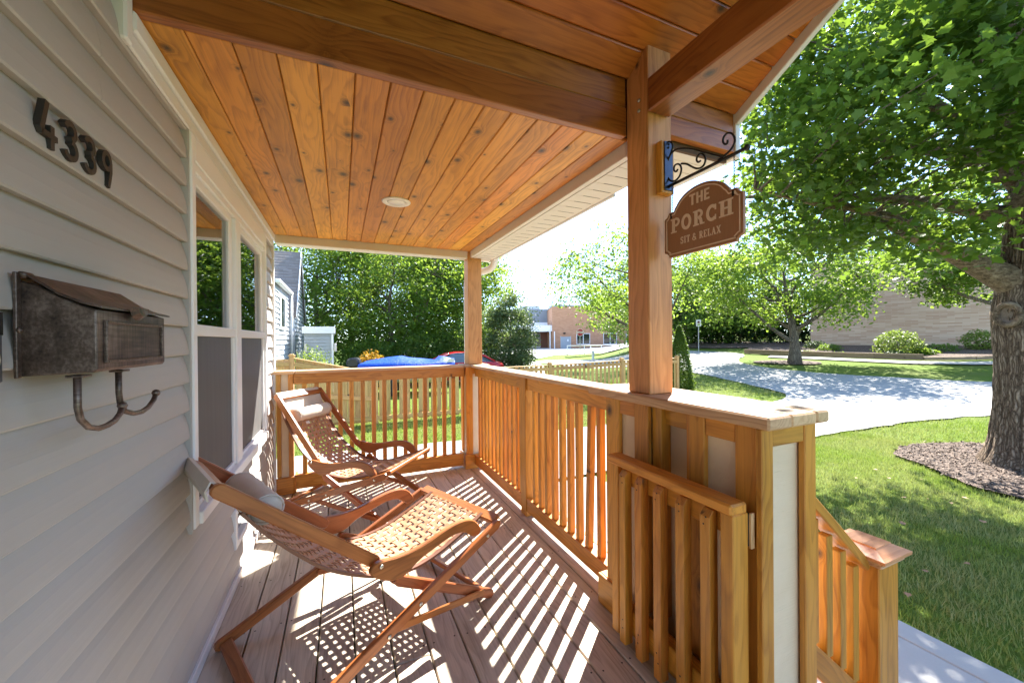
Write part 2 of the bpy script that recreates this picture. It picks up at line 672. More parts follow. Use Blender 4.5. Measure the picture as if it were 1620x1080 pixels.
def smooth_poly(pts, it=2):
    for _ in range(it):
        o = []
        for i in range(len(pts)):
            a, b = pts[i], pts[(i + 1) % len(pts)]
            o.append((a[0] * 0.75 + b[0] * 0.25, a[1] * 0.75 + b[1] * 0.25))
            o.append((a[0] * 0.25 + b[0] * 0.75, a[1] * 0.25 + b[1] * 0.75))
        pts = o
    return pts


def lawn_mat():
    k = Mat('lawn_soil_and_grass')
    p = k.n('TexCoord').outputs['Object']
    a = k.noise(p, 0.55, 4, 0.6)
    b = k.noise(p, 9.0, 5, 0.7)
    c = k.noise(p, 70.0, 3, 0.7)
    g = k.mix(b, (0.09, 0.15, 0.016), (0.21, 0.30, 0.04))
    dry = k.mix(b, (0.16, 0.13, 0.06), (0.30, 0.27, 0.13))
    f = k.ramp(k.math('MULTIPLY_ADD', b, 0.35, k.math('MULTIPLY', a, 0.75)), [(0.5, (0, 0, 0)), (0.7, (1, 1, 1))])
    cc = k.mix(k.math('MULTIPLY', f, 0.45), g, dry)
    cc = k.mix(k.math('MULTIPLY', c, 0.6), cc, (0.035, 0.06, 0.012))
    k.set(Base_Color=cc, Roughness=0.9, Specular_IOR_Level=0.1, Normal=k.bump(k.math('ADD', b, c), 0.8, 0.03))
    return k.m


def asphalt_mat():
    k = Mat('pale_worn_asphalt')
    p = k.n('TexCoord').outputs['Object']
    a = k.noise(p, 0.35, 5, 0.6)
    b = k.noise(p, 160, 3, 0.7)
    cr = k.n('TexVoronoi', {'feature': 'DISTANCE_TO_EDGE'}, Vector=k.vmath('ADD', p, k.vmath('SCALE', k.n('TexNoise', Vector=p, Scale=1.2, Detail=5).outputs['Color'], sc=1.6)), Scale=0.16)
    crack = k.math('LESS_THAN', cr.outputs['Distance'], 0.0022)
    c = k.mix(a, (0.30, 0.30, 0.29), (0.40, 0.40, 0.385))
    c = k.mix(k.math('MULTIPLY', b, 0.5), c, (0.15, 0.15, 0.145))
    c = k.mix(k.math('MULTIPLY', crack, 0.7), c, (0.08, 0.07, 0.06))
    k.set(Base_Color=c, Roughness=0.85, Normal=k.bump(b, 0.4, 0.004))
    return k.m


def concrete_mat(name, c0, c1):
    k = Mat(name)
    p = k.n('TexCoord').outputs['Object']
    a = k.noise(p, 1.3, 5, 0.65)
    b = k.noise(p, 120, 3, 0.7)
    c = k.mix(a, c0, c1)
    c = k.mix(k.math('MULTIPLY', b, 0.3), c, tuple(x * 0.65 for x in c0))
    k.set(Base_Color=c, Roughness=0.85, Normal=k.bump(b, 0.35, 0.003))
    return k.m


def mulch_mat():
    k = Mat('brown_bark_mulch')
    p = k.n('TexCoord').outputs['Object']
    v = k.n('TexVoronoi', Vector=k.vmath('MULTIPLY', p, (28, 40, 30)), Scale=1.0)
    c = k.ramp(k.n('SeparateColor', Color=v.outputs['Color']).outputs[0], [(0.0, (0.035, 0.02, 0.013)), (0.6, (0.11, 0.07, 0.048)), (1.0, (0.24, 0.17, 0.125))])
    k.set(Base_Color=c, Roughness=0.9, Normal=k.bump(v.outputs['Distance'], 1.0, 0.03))
    return k.m


M_LAWN = lawn_mat()
M_ASPH = asphalt_mat()
M_CONC = concrete_mat('pale_concrete', (0.40, 0.385, 0.36), (0.50, 0.485, 0.455))
M_MULCH = mulch_mat()

# one ground sheet to the horizon: fine near, coarse far
gxs = np.concatenate([[-600, -250, -100, -50], np.arange(-25, 70, 1.5), [75, 85, 100, 130, 180, 260, 400, 700]])
gys = np.concatenate([[-300, -120, -60, -30], np.arange(-15, 70, 1.5), [75, 85, 100, 130, 180, 260, 400, 900]])
GV = [(x, y, ground(x, y)) for y in gys for x in gxs]
nx = len(gxs)
GF = [(j * nx + i, j * nx + i + 1, (j + 1) * nx + i + 1, (j + 1) * nx + i) for j in range(len(gys) - 1) for i in range(nx - 1)]
structure(link('ground', np_mesh('ground', GV, GF, M_LAWN, True)), 'green lawn ground stretching behind the porch', 'ground')

DRIVE = smooth_poly([(-3, 4.35), (1.8, 4.4), (3.3, 4.3), (6.6, 4.25), (8.6, 4.2), (11.6, 4.15), (14.2, 3.6), (18, 2.2), (26, -2), (50, -14), (56, -6), (30, 2), (22, 4.0), (19.5, 5.0), (19.1, 6.7), (18.4, 9.3), (18.6, 11.4), (19.3, 13.4), (21.2, 15.0), (23.2, 15.9), (24.5, 17.2), (24.2, 20), (23, 24), (20, 30), (15, 30), (14.5, 22), (15.6, 15.5), (14.9, 12.2), (13.9, 9.3), (13.3, 7.6), (12.3, 7.05), (10.5, 6.95), (7, 6.75), (5, 6.65), (2, 6.8), (-3, 7.0)], 2)
_d = []
for _i in range(len(DRIVE)):
    _a, _b = Vector(DRIVE[_i]), Vector(DRIVE[(_i + 1) % len(DRIVE)])
    _m = max(1, int((_b - _a).length / 0.18)) if _a.length < 20 else 1
    for _k in range(_m):
        _p = _a.lerp(_b, _k / _m)
        _n = mnoise.noise_vector((_p.x * 1.7, _p.y * 1.7, 0.3)) * 0.07 + mnoise.noise_vector((_p.x * 6, _p.y * 6, 4.0)) * 0.04
        _d.append((_p.x + _n.x, _p.y + _n.y))
DRIVE = _d
sheet('driveway', DRIVE, M_ASPH, 0.035, 1.0, 'pale sunlit asphalt driveway curving past the lawns', 'driveway')
LOT = [(7.5, 12.5), (13.5, 24), (16, 31), (24, 40), (40, 30), (70, 55), (60, 90), (20, 95), (4, 60), (2.5, 24)]
sheet('parking_lot', LOT, M_CONC, 0.05, 4.0, 'pale paved parking lot in front of the far brick school', 'parking lot')
sheet('grass_strip', smooth_poly([(20.5, 32.5), (24, 34.5), (30, 37), (36, 42), (30, 41), (24, 38)], 1), M_LAWN, 0.08, 2.0, 'narrow strip of thin grass by the stop sign', 'grass strip')

# concrete walk along the porch
walk = link('walkway', None)
structure(walk, 'pale concrete walk beside the porch steps', 'walkway')
ys = [-3.0, -1.55, -0.1, 1.35, 2.8, 4.25]
for a, b in zip(ys[:-1], ys[1:]):
    for xa, xb in ((2.06, 3.58), (3.586, 3.76)):
        if xb < 3.6 or b < 1.5:
            board('slab', xa, xb, a + 0.003, b - 0.003, GZ - 0.06, GZ + 0.035, 'y', M_CONC, walk, 0.006)

def ragged(ring, amp, step=0.12):
    out = []
    for i in range(len(ring)):
        a, b = Vector(ring[i]), Vector(ring[(i + 1) % len(ring)])
        m = max(1, int((b - a).length / step))
        for k in range(m):
            p = a.lerp(b, k / m)
            n = mnoise.noise_vector((p.x * 3, p.y * 3, 1.3)) * amp + mnoise.noise_vector((p.x * 9, p.y * 9, 4.0)) * amp * 0.7
            out.append((p.x + n.x, p.y + n.y))
    return out


MULCH_RING = ragged(smooth_poly([(7.9, 2.6), (8.5, 3.2), (9.6, 3.2), (10.4, 2.7), (10.6, 1.8), (10.2, 1.0), (9.2, 0.5), (8.0, 0.6), (7.4, 1.2), (7.4, 2.0)], 2), 0.10)
sheet('mulch_ring', MULCH_RING, M_MULCH, 0.045, 0.35, 'brown mulch ring round the near maple trunk', 'mulch')

# ================================================================== porch deck
deck = link('porch_deck', None)
structure(deck, 'weathered brown board deck of the porch', 'deck')
edges_x = [0.004] + [0.14 + 0.1447 * k for k in range(0, 13)] + [2.02]
for i in range(len(edges_x) - 1):
    xa, xb = edges_x[i] + 0.003, edges_x[i + 1] - 0.003
    cuts = [-1.35]
    if i == 5:
        cuts.append(1.62)
    elif i == 7:
        cuts.append(1.86)
    elif i == 9:
        cuts.append(2.05)
    elif i == 12:
        cuts.append(2.62)
    cuts.append(4.0)
    for a, b in zip(cuts[:-1], cuts[1:]):
        board('deck_board', xa, xb, a + 0.0012, b - 0.0012, -0.034, 0.0, 'y', M_DECK, deck, 0.004)
for y in np.arange(-1.2, 4.0, 0.41):
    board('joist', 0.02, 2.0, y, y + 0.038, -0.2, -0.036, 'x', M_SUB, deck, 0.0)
board('rim_board', 2.022, 2.052, -1.35, 4.0, -0.24, -0.005, 'y', M_CEDAR, deck)
board('rim_board', 0.0, 2.05, 4.002, 4.032, -0.24, -0.005, 'x', M_CEDAR, deck)
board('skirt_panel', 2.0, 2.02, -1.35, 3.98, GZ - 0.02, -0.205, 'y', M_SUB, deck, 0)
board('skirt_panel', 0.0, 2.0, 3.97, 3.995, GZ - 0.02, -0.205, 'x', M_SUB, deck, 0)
# nail heads along the joists
bm = bmesh.new()
for y in np.arange(-0.4, 4.0, 0.41):
    for i in range(len(edges_x) - 1):
        for dx in (0.025, -0.025):
            x = (edges_x[i] + dx) if dx > 0 else (edges_x[i + 1] + dx)
            bmesh.ops.create_circle(bm, cap_ends=True, segments=6, radius=0.0042, matrix=Matrix.Translation((x + RND.uniform(-.006, .006), y + 0.02 + RND.uniform(-.008, .008), 0.0008)))
nl = link('deck_screws', bm_mesh('deck_screws', bm, M_IRON), None, deck)
nl['kind'] = 'stuff'

# steps down to the walk
st = thing('porch_steps', (2.3, 0.0, GZ), 'wooden steps going down from porch beside the newel post', 'steps')
for i, z in enumerate((-0.175, -0.345)):
    xa = 2.054 + 0.27 * i
    for k in range(2):
        board('tread', xa + 0.14 * k, xa + 0.136 + 0.14 * k, -0.78, 0.755, z - 0.035, z, 'y', M_DECK, st, 0.004)
    board('riser', xa + 0.245, xa + 0.265, -0.76, 0.735, z - 0.168, z - 0.037, 'y', M_CEDAR, st)

# ================================================================== house wall
house = thing('house', (0, 1.5, GZ), 'grey lap-sided house wall running along the porch', 'house')
H = 0.1057
Z0 = 1.0545 - 12 * H
PROF = [(-0.016, 0.001), (0.003, -0.001), (0.0064, 0.003), (0.0062, 0.012), (0.003, 0.04), (-0.003, 0.07), (-0.0115, 0.097), (-0.016, H + 0.003)]
SID = {}


def siding(y0, y1, z, parent=house):
    L = round(y1 - y0, 4)
    if L not in SID:
        V = [(x, 0.0, zz) for x, zz in PROF] + [(x, L, zz) for x, zz in PROF]
        n = len(PROF)
        F = [(i + 1, i, n + i, n + i + 1) for i in range(n - 1)]
        back = len(V)
        V += [(-0.03, 0.0, 0.0), (-0.03, 0.0, H), (-0.03, L, 0.0), (-0.03, L, H)]
        F += [tuple(list(range(n)) + [back + 1, back])[::1], tuple(list(range(2 * n - 1, n - 1, -1)) + [back + 2, back + 3])]
        me = bpy.data.meshes.new('siding_course')
        me.from_pydata(V, [], F)
        me.materials.append(M_SIDING)
        SID[L] = me
    return link('siding_course', SID[L], Matrix.Translation((0.0, y0, z)), parent)


YN, YF = -2.6, 3.80
for k in range(-3, 34):
    z = Z0 + k * H
    yf = YF if z < 2.12 else 1.345
    if z > 2.15:
        half = 1.345
        siding(YN, half, z)
    elif 0.60 < z < 2.10:
        if 1.85 < z < 2.09:
            siding(YN, 1.2615, z)
            siding(1.2630, 1.828, z)
        else:
            siding(YN, 1.828, z)
        siding(3.455, yf, z)
    elif 0.20 < z < 0.40:
        siding(YN, 2.455, z)
        siding(3.14, yf, z)
    else:
        siding(YN, yf, z)
board('sheathing', -0.16, -0.031, YN, 1.84, GZ, 3.6, 'z', M_DARKROOM, house, 0)
board('sheathing', -0.16, -0.031, 1.84, 3.45, GZ, 0.6, 'z', M_DARKROOM, house, 0)
board('sheathing', -0.16, -0.031, 1.84, 3.45, 2.12, 3.6, 'z', M_DARKROOM, house, 0)
board('sheathing', -0.16, -0.031, 3.45, 3.80, GZ, 3.6, 'z', M_DARKROOM, house, 0)
board('house_end_wall', -5.0, -0.02, 3.803, 3.83, GZ, 3.0, 'z', M_SIDING, house, 0)
board('base_trim', -0.005, 0.012, YN, 3.80, 0.003, 0.052, 'y', M_TRIM, house, 0.003)
board('corner_trim', -0.06, 0.016, 3.802, 3.838, GZ, 2.13, 'z', M_TRIM, house, 0.003)
board('ceiling_trim', -0.02, 0.013, 1.39, 3.838, 2.122, 2.168, 'y', M_TRIM, house, 0.004)
board('ceiling_trim', -0.02, 0.024, 1.39, 3.838, 2.169, 2.226, 'y', M_TRIM, house, 0.006)
board('channel_trim', -0.02, 0.02, 1.347, 1.388, 2.118, 2.62, 'z', M_TRIM, house, 0.006)

# main window
win = link('window', None, Matrix.Translation((0, 2.64, 0.6)), house)
cb = lambda n, x0, x1, y0, y1, z0, z1, ax, m, b=0.004: board(n, x0, x1, y0, y1, z0, z1, ax, m, win, b)
cb('channel_trim', -0.03, 0.011, 1.8285, 1.8395, 0.585, 2.12, 'z', M_SIDING, 0.002)
cb('channel_trim', -0.03, 0.012, 1.84, 3.446, 0.585, 0.5965, 'y', M_SIDING, 0.002)
cb('casing', -0.03, 0.018, 1.84, 1.884, 0.597, 2.118, 'z', M_WHITE)
cb('casing', -0.03, 0.018, 3.40, 3.446, 0.597, 2.118, 'z', M_WHITE)
cb('casing', -0.03, 0.017, 1.885, 3.399, 2.022, 2.117, 'y', M_WHITE)
cb('casing', -0.03, 0.012, 1.885, 3.399, 1.985, 2.021, 'y', M_WHITE)
cb('sill', -0.03, 0.030, 1.885, 3.399, 0.598, 0.648, 'y', M_WHITE)
cb('mullion', -0.03, 0.014, 2.53, 2.635, 0.649, 1.984, 'z', M_WHITE)
for ya, yb in ((1.886, 2.529), (2.636, 3.398)):
    # upper sash
    cb('sash_stile', -0.028, 0.004, ya, ya + 0.022, 1.345, 1.984, 'z', M_WHITE)
    cb('sash_stile', -0.028, -0.004, yb - 0.065, yb, 1.345, 1.984, 'z', M_WHITE)
    cb('sash_rail', -0.028, 0.002, ya + 0.023, yb - 0.066, 1.945, 1.984, 'y', M_WHITE)
    cb('sash_rail', -0.028, 0.009, ya + 0.0, yb - 0.001, 1.338, 1.384, 'y', M_WHITE)
    cb('pane', -0.022, -0.018, ya + 0.022, yb - 0.065, 1.384, 1.945, 'z', M_GLASS, 0)
    # lower sash with insect screen
    cb('sash_stile', -0.028, 0.006, ya, ya + 0.018, 0.649, 1.337, 'z', M_WHITE)
    cb('sash_stile', -0.028, 0.002, yb - 0.022, yb, 0.649, 1.337, 'z', M_WHITE)
    cb('sash_rail', -0.028, 0.004, ya + 0.019, yb - 0.023, 0.649, 0.672, 'y', M_WHITE)
    cb('screen', -0.012, -0.010, ya + 0.018, yb - 0.022, 0.672, 1.337, 'z', M_SCREEN, 0)
    cb('pane', -0.026, -0.022, ya + 0.018, yb - 0.022, 0.672, 1.337, 'z', M_GLASS, 0)
    for q in (0.28, 0.62):
        yy = ya + 0.02 + (yb - ya - 0.09) * q
        cb('blind_cord', -0.055, -0.05, yy, yy + 0.006, 0.68, 1.97, 'z', M_WHITE, 0)
    cb('curtain', -0.13, -0.12, ya + 0.30, yb, 0.66, 1.97, 'z', M_CURTAIN, 0)
board('room_wall', -1.2, -1.18, 1.5, 3.75, 0.3, 2.4, 'z', M_DARKROOM, house, 0)

# basement window below it
bw = link('window', None, Matrix.Translation((0, 2.8, 0.15)), house)
for a in ((2.46, 2.50, 0.212, 0.42, 'z'), (3.10, 3.135, 0.212, 0.42, 'z'), (2.501, 3.099, 0.385, 0.42, 'y'), (2.501, 3.099, 0.212, 0.245, 'y')):
    board('casing', -0.03, 0.016, a[0], a[1], a[2], a[3], a[4], M_WHITE, bw, 0.003)
board('pane', -0.022, -0.018, 2.50, 3.10, 0.245, 0.385, 'y', M_DARKGLASS, bw, 0)

# ================================================================== porch roof
roof = thing('porch_roof', (1.0, 2.6, 2.2), 'stained pine porch roof with knotty board ceiling and white soffit', 'porch roof')
CZ = 2.230
for k in range(15):
    xa = -0.004 + 0.1178 * k
    xb = min(xa + 0.1178, 1.765)
    if xb - xa < 0.02:
        continue
    board('ceiling_board', xa + 0.0012, xb - 0.0012, 1.432, 3.845, CZ + 0.0, CZ + 0.018, 'y', M_CEIL, roof, 0.0045)
board('beam', 0.0, 1.722, 1.392, 1.430, 2.226, 2.356, 'x', M_BEAM, roof, 0.004)
board('frieze_board', 0.0, 1.722, 1.394, 1.430, 2.357, 2.490, 'x', M_BEAM, roof, 0.005)
board('frieze_board', 1.862, 2.437, 1.392, 1.430, 2.285, 2.384, 'x', M_BEAM, roof, 0.005)
board('frieze_board', 1.862, 2.437, 1.394, 1.430, 2.385, 2.490, 'x', M_BEAM, roof, 0.005)
board('fascia', 2.439, 2.475, 1.385, 1.86, 2.262, 2.494, 'z', M_TRIM, roof, 0.004)
board('backing', 0.0, 2.43, 1.432, 1.45, 2.25, 2.55, 'x', M_SUB, roof, 0)
# gable slopes over the entrance
sl = math.atan(0.60)
nb = 15
for sgn in (1, -1):
    for k in range(nb):
        w = 0.1178
        d0, d1 = k * w, (k + 1) * w
        ym, zm = 1.392 - (d0 + w / 2) * math.cos(sl), 2.474 + (d0 + w / 2) * math.sin(sl)
        if ym < 0.02:
            break
        M = Matrix.Translation((1.218, sgn * ym, zm + 0.012)) @ Matrix.Rotation(-sgn * sl, 4, 'X')
        me = box_mesh('gable_board', 2.436, w - 0.0025, 0.018, 0.006, M_GABLE)
        link('gable_board', me, M, roof)
    yc = 1.392 / 2
    M = Matrix.Translation((1.2, sgn * (yc + 0.03), 2.474 + 0.6 * yc + 0.06)) @ Matrix.Rotation(-sgn * sl, 4, 'X')
    link('roof_light_block', box_mesh('roof_light_block', 2.5, 1.85, 0.03, 0, M_SUB), M, roof)  # unseen slab added above the gable boards to stop light leaking in
    M = Matrix.Translation((2.452, sgn * 0.70, 2.474 + 0.6 * 0.70 + 0.015)) @ Matrix.Rotation(-sgn * sl, 4, 'X') @ Matrix.Rotation(rad(90), 4, 'Z')
    link('rake_board', box_mesh('rake_board', 1.66, 0.03, 0.12, 0.004, M_TRIM), M, roof)
board('frieze_board', 0.0, 2.437, -1.43, -1.392, 2.226, 2.474, 'x', M_BEAM, roof, 0.005)
# header beam over the steps, from the post towards the camera
board('header_beam', 1.722, 1.842, -1.39, 1.261, 2.267, 2.41, 'y', M_BEAM, roof, 0.006)
# white end beam, side beam and soffit
board('end_beam', 0.018, 1.738, 3.85, 3.97, 2.160, 2.238, 'x', M_CREAM, roof, 0.004)
board('side_beam', 1.766, 1.80, 1.45, 3.99, 2.168, 2.26, 'y', M_CREAM, roof, 0.003)
for k in range(26):
    ya = 1.452 + 0.098 * k
    if ya > 3.95:
        break
    xb = 2.012
    yb = min(ya + 0.0955, 3.99)
    sp = board('soffit_panel', 1.802, xb, ya, yb, 2.166, 2.176, 'x', M_CREAM, roof, 0.0015)
    board('vent_slot', 1.86, xb - 0.03, ya + 0.091, ya + 0.0945, 2.1652, 2.1668, 'x', M_IRON, sp, 0)
board('fascia', 2.013, 2.035, 1.86, 3.99, 2.158, 2.32, 'y', M_TRIM, roof, 0.003)
for k in range(4):
    board('soffit_panel', 1.862, 2.438, 1.434 + 0.104 * k, 1.434 + 0.104 * (k + 1) - 0.003, 2.264, 2.276, 'x', M_CREAM, roof, 0.0015)
board('return_fascia', 1.862, 2.474, 1.862, 1.884, 2.262, 2.49, 'x', M_TRIM, roof, 0.003)
# unseen main roof slabs over it all, added to block light
M = Matrix.Translation((0.85, 2.78, 2.62)) @ Matrix.Rotation(rad(13), 4, 'Y')
link('roof_light_block', box_mesh('roof_light_block', 2.6, 2.60, 0.05, 0, M_SUB), M, roof)
board('roof_light_block', -0.1, 1.83, 1.45, 3.98, 2.252, 2.262, 'y', M_SUB, roof, 0)
board('roof_light_block', 1.80, 2.02, 1.45, 3.99, 2.18, 2.19, 'y', M_SUB, roof, 0)
# recessed light
lp = [(0.0, 0.0), (0.09, 0.0), (0.092, -0.003), (0.086, -0.008), (0.066, -0.010), (0.058, -0.003), (0.0, -0.002)]
LT = lathe('ceiling_light', [(0.092, 0.0), (0.092, -0.004), (0.084, -0.009), (0.066, -0.009), (0.060, -0.004), (0.001, -0.004)], 32, plain('cream_light_trim', (0.78, 0.74, 0.66), 0.35), Matrix.Translation((0.873, 2.645, CZ)), roof)
lathe('lens', [(0.058, -0.0045), (0.05, -0.009), (0.001, -0.011)], 28, plain('frosted_lens', (0.8, 0.77, 0.70), 0.25), Matrix.Translation((0.873, 2.645, CZ)), LT)
# downspout elbow at the far corner
dsp = [(2.045, 3.80, 2.24), (2.045, 3.86, 2.17), (2.04, 3.905, 2.115), (2.02, 3.945, 2.085), (1.97, 3.98, 2.065), (1.86, 4.03, 2.045), (1.80, 4.05, 2.035), (1.795, 4.06, 1.9), (1.795, 4.06, GZ + 0.1)]
tube('downspout', dsp, 0.038, M_TRIM, roof, 12)

# ================================================================== posts
post = thing('porch_post', (1.793, 1.33, 1.07), 'square stained timber post standing on the half wall, sign bracket on it', 'post')
board('shaft', 1.726, 1.86, 1.264, 1.396, 1.0735, 2.56, 'z', M_POST, post, 0.004)
for z in (2.30, 2.345):
    lathe('bolt', [(0.008, 0.0), (0.008, 0.004), (0.004, 0.006)], 10, M_BOLT, Matrix.Translation((1.7255, 1.315, z)) @ Matrix.Rotation(rad(-90), 4, 'Y'), post)
cpost = thing('porch_post', (1.81, 3.91, 0), 'square stained corner post at the far end of porch, on panelled pedestal', 'post')
board('shaft', 1.737, 1.885, 3.845, 3.985, 1.0635, 2.30, 'z', M_POST, cpost, 0.004)
board('pedestal_core', 1.715, 1.905, 3.82, 4.0, 0.0, 1.034, 'z', M_PANEL, cpost, 0)
for x0, x1, y0, y1 in ((1.695, 1.765, 3.80, 3.819), (1.855, 1.925, 3.80, 3.819), (1.695, 1.714, 3.8195, 3.88), (1.695, 1.714, 3.94, 4.0), (1.906, 1.925, 3.8195, 3.88)):
    board('stile', x0, x1, y0, y1, 0.145, 1.034, 'z', M_CEDAR, cpost, 0.003)
board('panel_rail', 1.766, 1.854, 3.803, 3.819, 0.965, 1.034, 'x', M_CEDAR, cpost, 0.003)
board('base_block', 1.682, 1.938, 3.787, 3.80, 0.0, 0.144, 'x', M_CEDAR, cpost, 0.003)
board('base_block', 1.682, 1.695, 3.8005, 4.01, 0.0, 0.143, 'y', M_CEDAR, cpost, 0.003)
board('base_block', 1.925, 1.938, 3.8005, 4.01, 0.0, 0.143, 'y', M_CEDAR, cpost, 0.003)
board('pedestal_cap', 1.672, 1.948, 3.79, 4.03, 1.0345, 1.062, 'x', M_CAP, cpost, 0.004)

# ================================================================== railings
PK = 0.036
br = thing('porch_railing', (0.9, 3.87, 0), 'stained picket railing across the far end of the porch', 'railing', 'porch picket railings')
board('cap_rail', 0.162, 1.67, 3.80, 3.95, 1.035, 1.061, 'x', M_CAP, br, 0.004)
board('top_rail', 0.146, 1.69, 3.85, 3.89, 0.942, 1.0345, 'x', M_CEDAR, br, 0.003)
board('bottom_rail', 0.15, 1.675, 3.835, 3.885, 0.03, 0.152, 'x', M_CEDAR, br, 0.003)
for i in range(15):
    x = 0.212 + 0.0962 * i
    board('picket', x, x + PK, 3.852, 3.888, 0.1535, 0.9415, 'z', M_CEDAR, br, 0.002, 0.0015)
board('end_cap', -0.012, 0.16, 3.79, 3.96, 1.0345, 1.062, 'x', M_CAP, br, 0.004)
board('pilaster_core', 0.02, 0.135, 3.86, 3.98, 0.0, 1.034, 'z', M_PANEL, br, 0)
board('stile', 0.018, 0.052, 3.84, 3.859, 0.145, 1.034, 'z', M_CEDAR, br, 0.003)
board('stile', 0.108, 0.146, 3.84, 3.859, 0.145, 1.034, 'z', M_CEDAR, br, 0.003)
board('base_block', 0.016, 0.148, 3.822, 3.8395, 0.0, 0.144, 'x', M_CEDAR, br, 0.003)
board('base_block', 0.1485, 0.162, 3.822, 3.99, 0.0, 0.143, 'y', M_CEDAR, br, 0.003)

sr = thing('porch_railing', (1.81, 2.7, 0), 'stained picket railing along the open side with one crooked picket', 'railing', 'porch picket railings')
board('cap_rail', 1.742, 1.89, 1.66, 3.789, 1.035, 1.061, 'y', M_CAP, sr, 0.004)
board('top_rail', 1.788, 1.826, 1.545, 2.575, 0.942, 1.0345, 'y', M_CEDAR, sr, 0.003)
board('top_rail', 1.788, 1.826, 2.672, 3.80, 0.942, 1.0345, 'y', M_CEDAR, sr, 0.003)
board('bottom_rail', 1.778, 1.828, 1.60, 2.575, 0.04, 0.138, 'y', M_CEDAR, sr, 0.003)
board('bottom_rail', 1.778, 1.828, 2.672, 3.787, 0.04, 0.138, 'y', M_CEDAR, sr, 0.003)
board('mid_post', 1.774, 1.862, 2.58, 2.668, 0.0, 1.0345, 'z', M_CEDAR, sr, 0.003)
for y in (2.482, 2.395, 2.302, 2.208, 2.11, 2.015, 1.922, 1.715):
    board('picket', 1.790, 1.826, y - 0.018, y + 0.018, 0.139, 0.9415, 'z', M_CEDAR, sr, 0.002, 0.002)
bar('picket', (1.808, 1.83, 0.1395), (1.808, 1.795, 0.9412), PK, PK, M_CEDAR, sr, (1, 0, 0), 0.002)['label'] = 'crooked leaning picket'
for y in (3.692, 3.60, 3.508, 3.416, 3.322, 3.228, 3.138, 3.05, 2.96, 2.868, 2.776, 2.71):
    board('picket', 1.790, 1.826, y - 0.018, y + 0.018, 0.139, 0.9415, 'z', M_CEDAR, sr, 0.002, 0.002)

# ================================================================== panelled half wall beside the steps
hw = thing('half_wall', (1.84, 1.15, 0), 'panelled half wall with flat wooden cap beside the steps, post standing on it', 'half wall')
board('core', 1.735, 1.945, 0.795, 1.03, 0.0, 1.031, 'z', M_PANEL, hw, 0)
board('core', 1.79, 1.90, 1.0305, 1.285, 0.0, 1.031, 'z', M_PANEL, hw, 0)
board('core', 1.735, 1.945, 1.2855, 1.525, 0.0, 1.031, 'z', M_PANEL, hw, 0)
FX0, FX1 = 1.712, 1.7345


def stile(y0, y1, z0=0.15, z1=1.031, x0=FX0, x1=FX1):
    board('stile', x0, x1, y0, y1, z0, z1, 'z', M_CEDAR, hw, 0.003)


stile(1.447, 1.545)
stile(1.262, 1.346)
stile(0.985, 1.052)
stile(0.79, 0.868)
board('panel_rail', FX0 + 0.004, FX1, 1.3465, 1.4465, 0.965, 1.031, 'y', M_CEDAR, hw, 0.003)
board('panel_rail', FX0 + 0.004, FX1, 0.8685, 0.9845, 0.967, 1.031, 'y', M_CEDAR, hw, 0.003)
board('panel_rail', 1.76, 1.7895, 1.0525, 1.2615, 0.955, 1.031, 'y', M_CEDAR, hw, 0.003)
stile(1.21, 1.2615, 0.15, 1.0305, 1.735, 1.7895)
stile(1.0525, 1.085, 0.15, 1.0305, 1.735, 1.7895)
# near end
for x0, x1 in ((1.698, 1.752), (1.912, 1.972)):
    board('stile', x0, x1, 0.768, 0.7895, 0.0, 1.031, 'z', M_CEDAR, hw, 0.003)
board('panel_rail', 1.7525, 1.9115, 0.771, 0.7895, 0.972, 1.031, 'x', M_CEDAR, hw, 0.003)
stile(0.79, 0.86, 0.0, 1.031, 1.9455, 1.968)
board('stile', 1.735, 1.945, 1.5255, 1.545, 0.15, 1.031, 'z', M_CEDAR, hw, 0.003)
board('base_block', 1.698, 1.7115, 0.80, 1.60, 0.0, 0.146, 'y', M_CEDAR, hw, 0.003)
board('base_block', 1.712, 1.96, 1.5455, 1.60, 0.0, 0.146, 'x', M_CEDAR, hw, 0.003)
for i, (xa, xb) in enumerate(((1.688, 1.80), (1.802, 1.93), (1.932, 2.0))):
    board('cap_board', xa, xb, 0.742 - 0.002 * (i == 0), (1.66, 1.659, 1.659)[i], 1.0325, 1.0725, 'y', M_CAP, hw, 0.006)

# ================================================================== gate, swung open against the half wall
gt = thing('gate', (1.64, 1.09, 0.03), 'low stained picket gate swung open against the half wall', 'gate')
board('cap_rail', 1.598, 1.672, 0.797, 1.395, 0.772, 0.806, 'y', M_CEDAR, gt, 0.006)
board('top_rail', 1.642, 1.680, 0.845, 1.345, 0.690, 0.7715, 'y', M_CEDAR, gt, 0.003)
board('bottom_rail', 1.642, 1.680, 0.845, 1.345, 0.075, 0.165, 'y', M_CEDAR, gt, 0.003)
board('stile', 1.610, 1.680, 0.800, 0.8445, 0.035, 0.7715, 'z', M_CEDAR, gt, 0.003)
board('stile', 1.620, 1.680, 1.3455, 1.39, 0.035, 0.7715, 'z', M_CEDAR, gt, 0.003)


def gate_picket(y):
    pts = [(0.036, -0.019), (0.735, -0.019), (0.757, -0.001), (0.757, 0.019), (0.036, 0.019)]
    me = bpy.data.meshes.get('gate_picket')
    if me is None:
        me = extrude_poly('gate_picket', [(a, -b) for a, b in pts][::-1], 0.038, M_CEDAR, 0.002)
    # local X up, local Y towards the porch, local Z along the gate
    M = Matrix(((0, -1, 0, 1.622), (0, 0, 1, y), (1, 0, 0, 0.0), (0, 0, 0, 1)))
    return link('picket', me, M, gt)


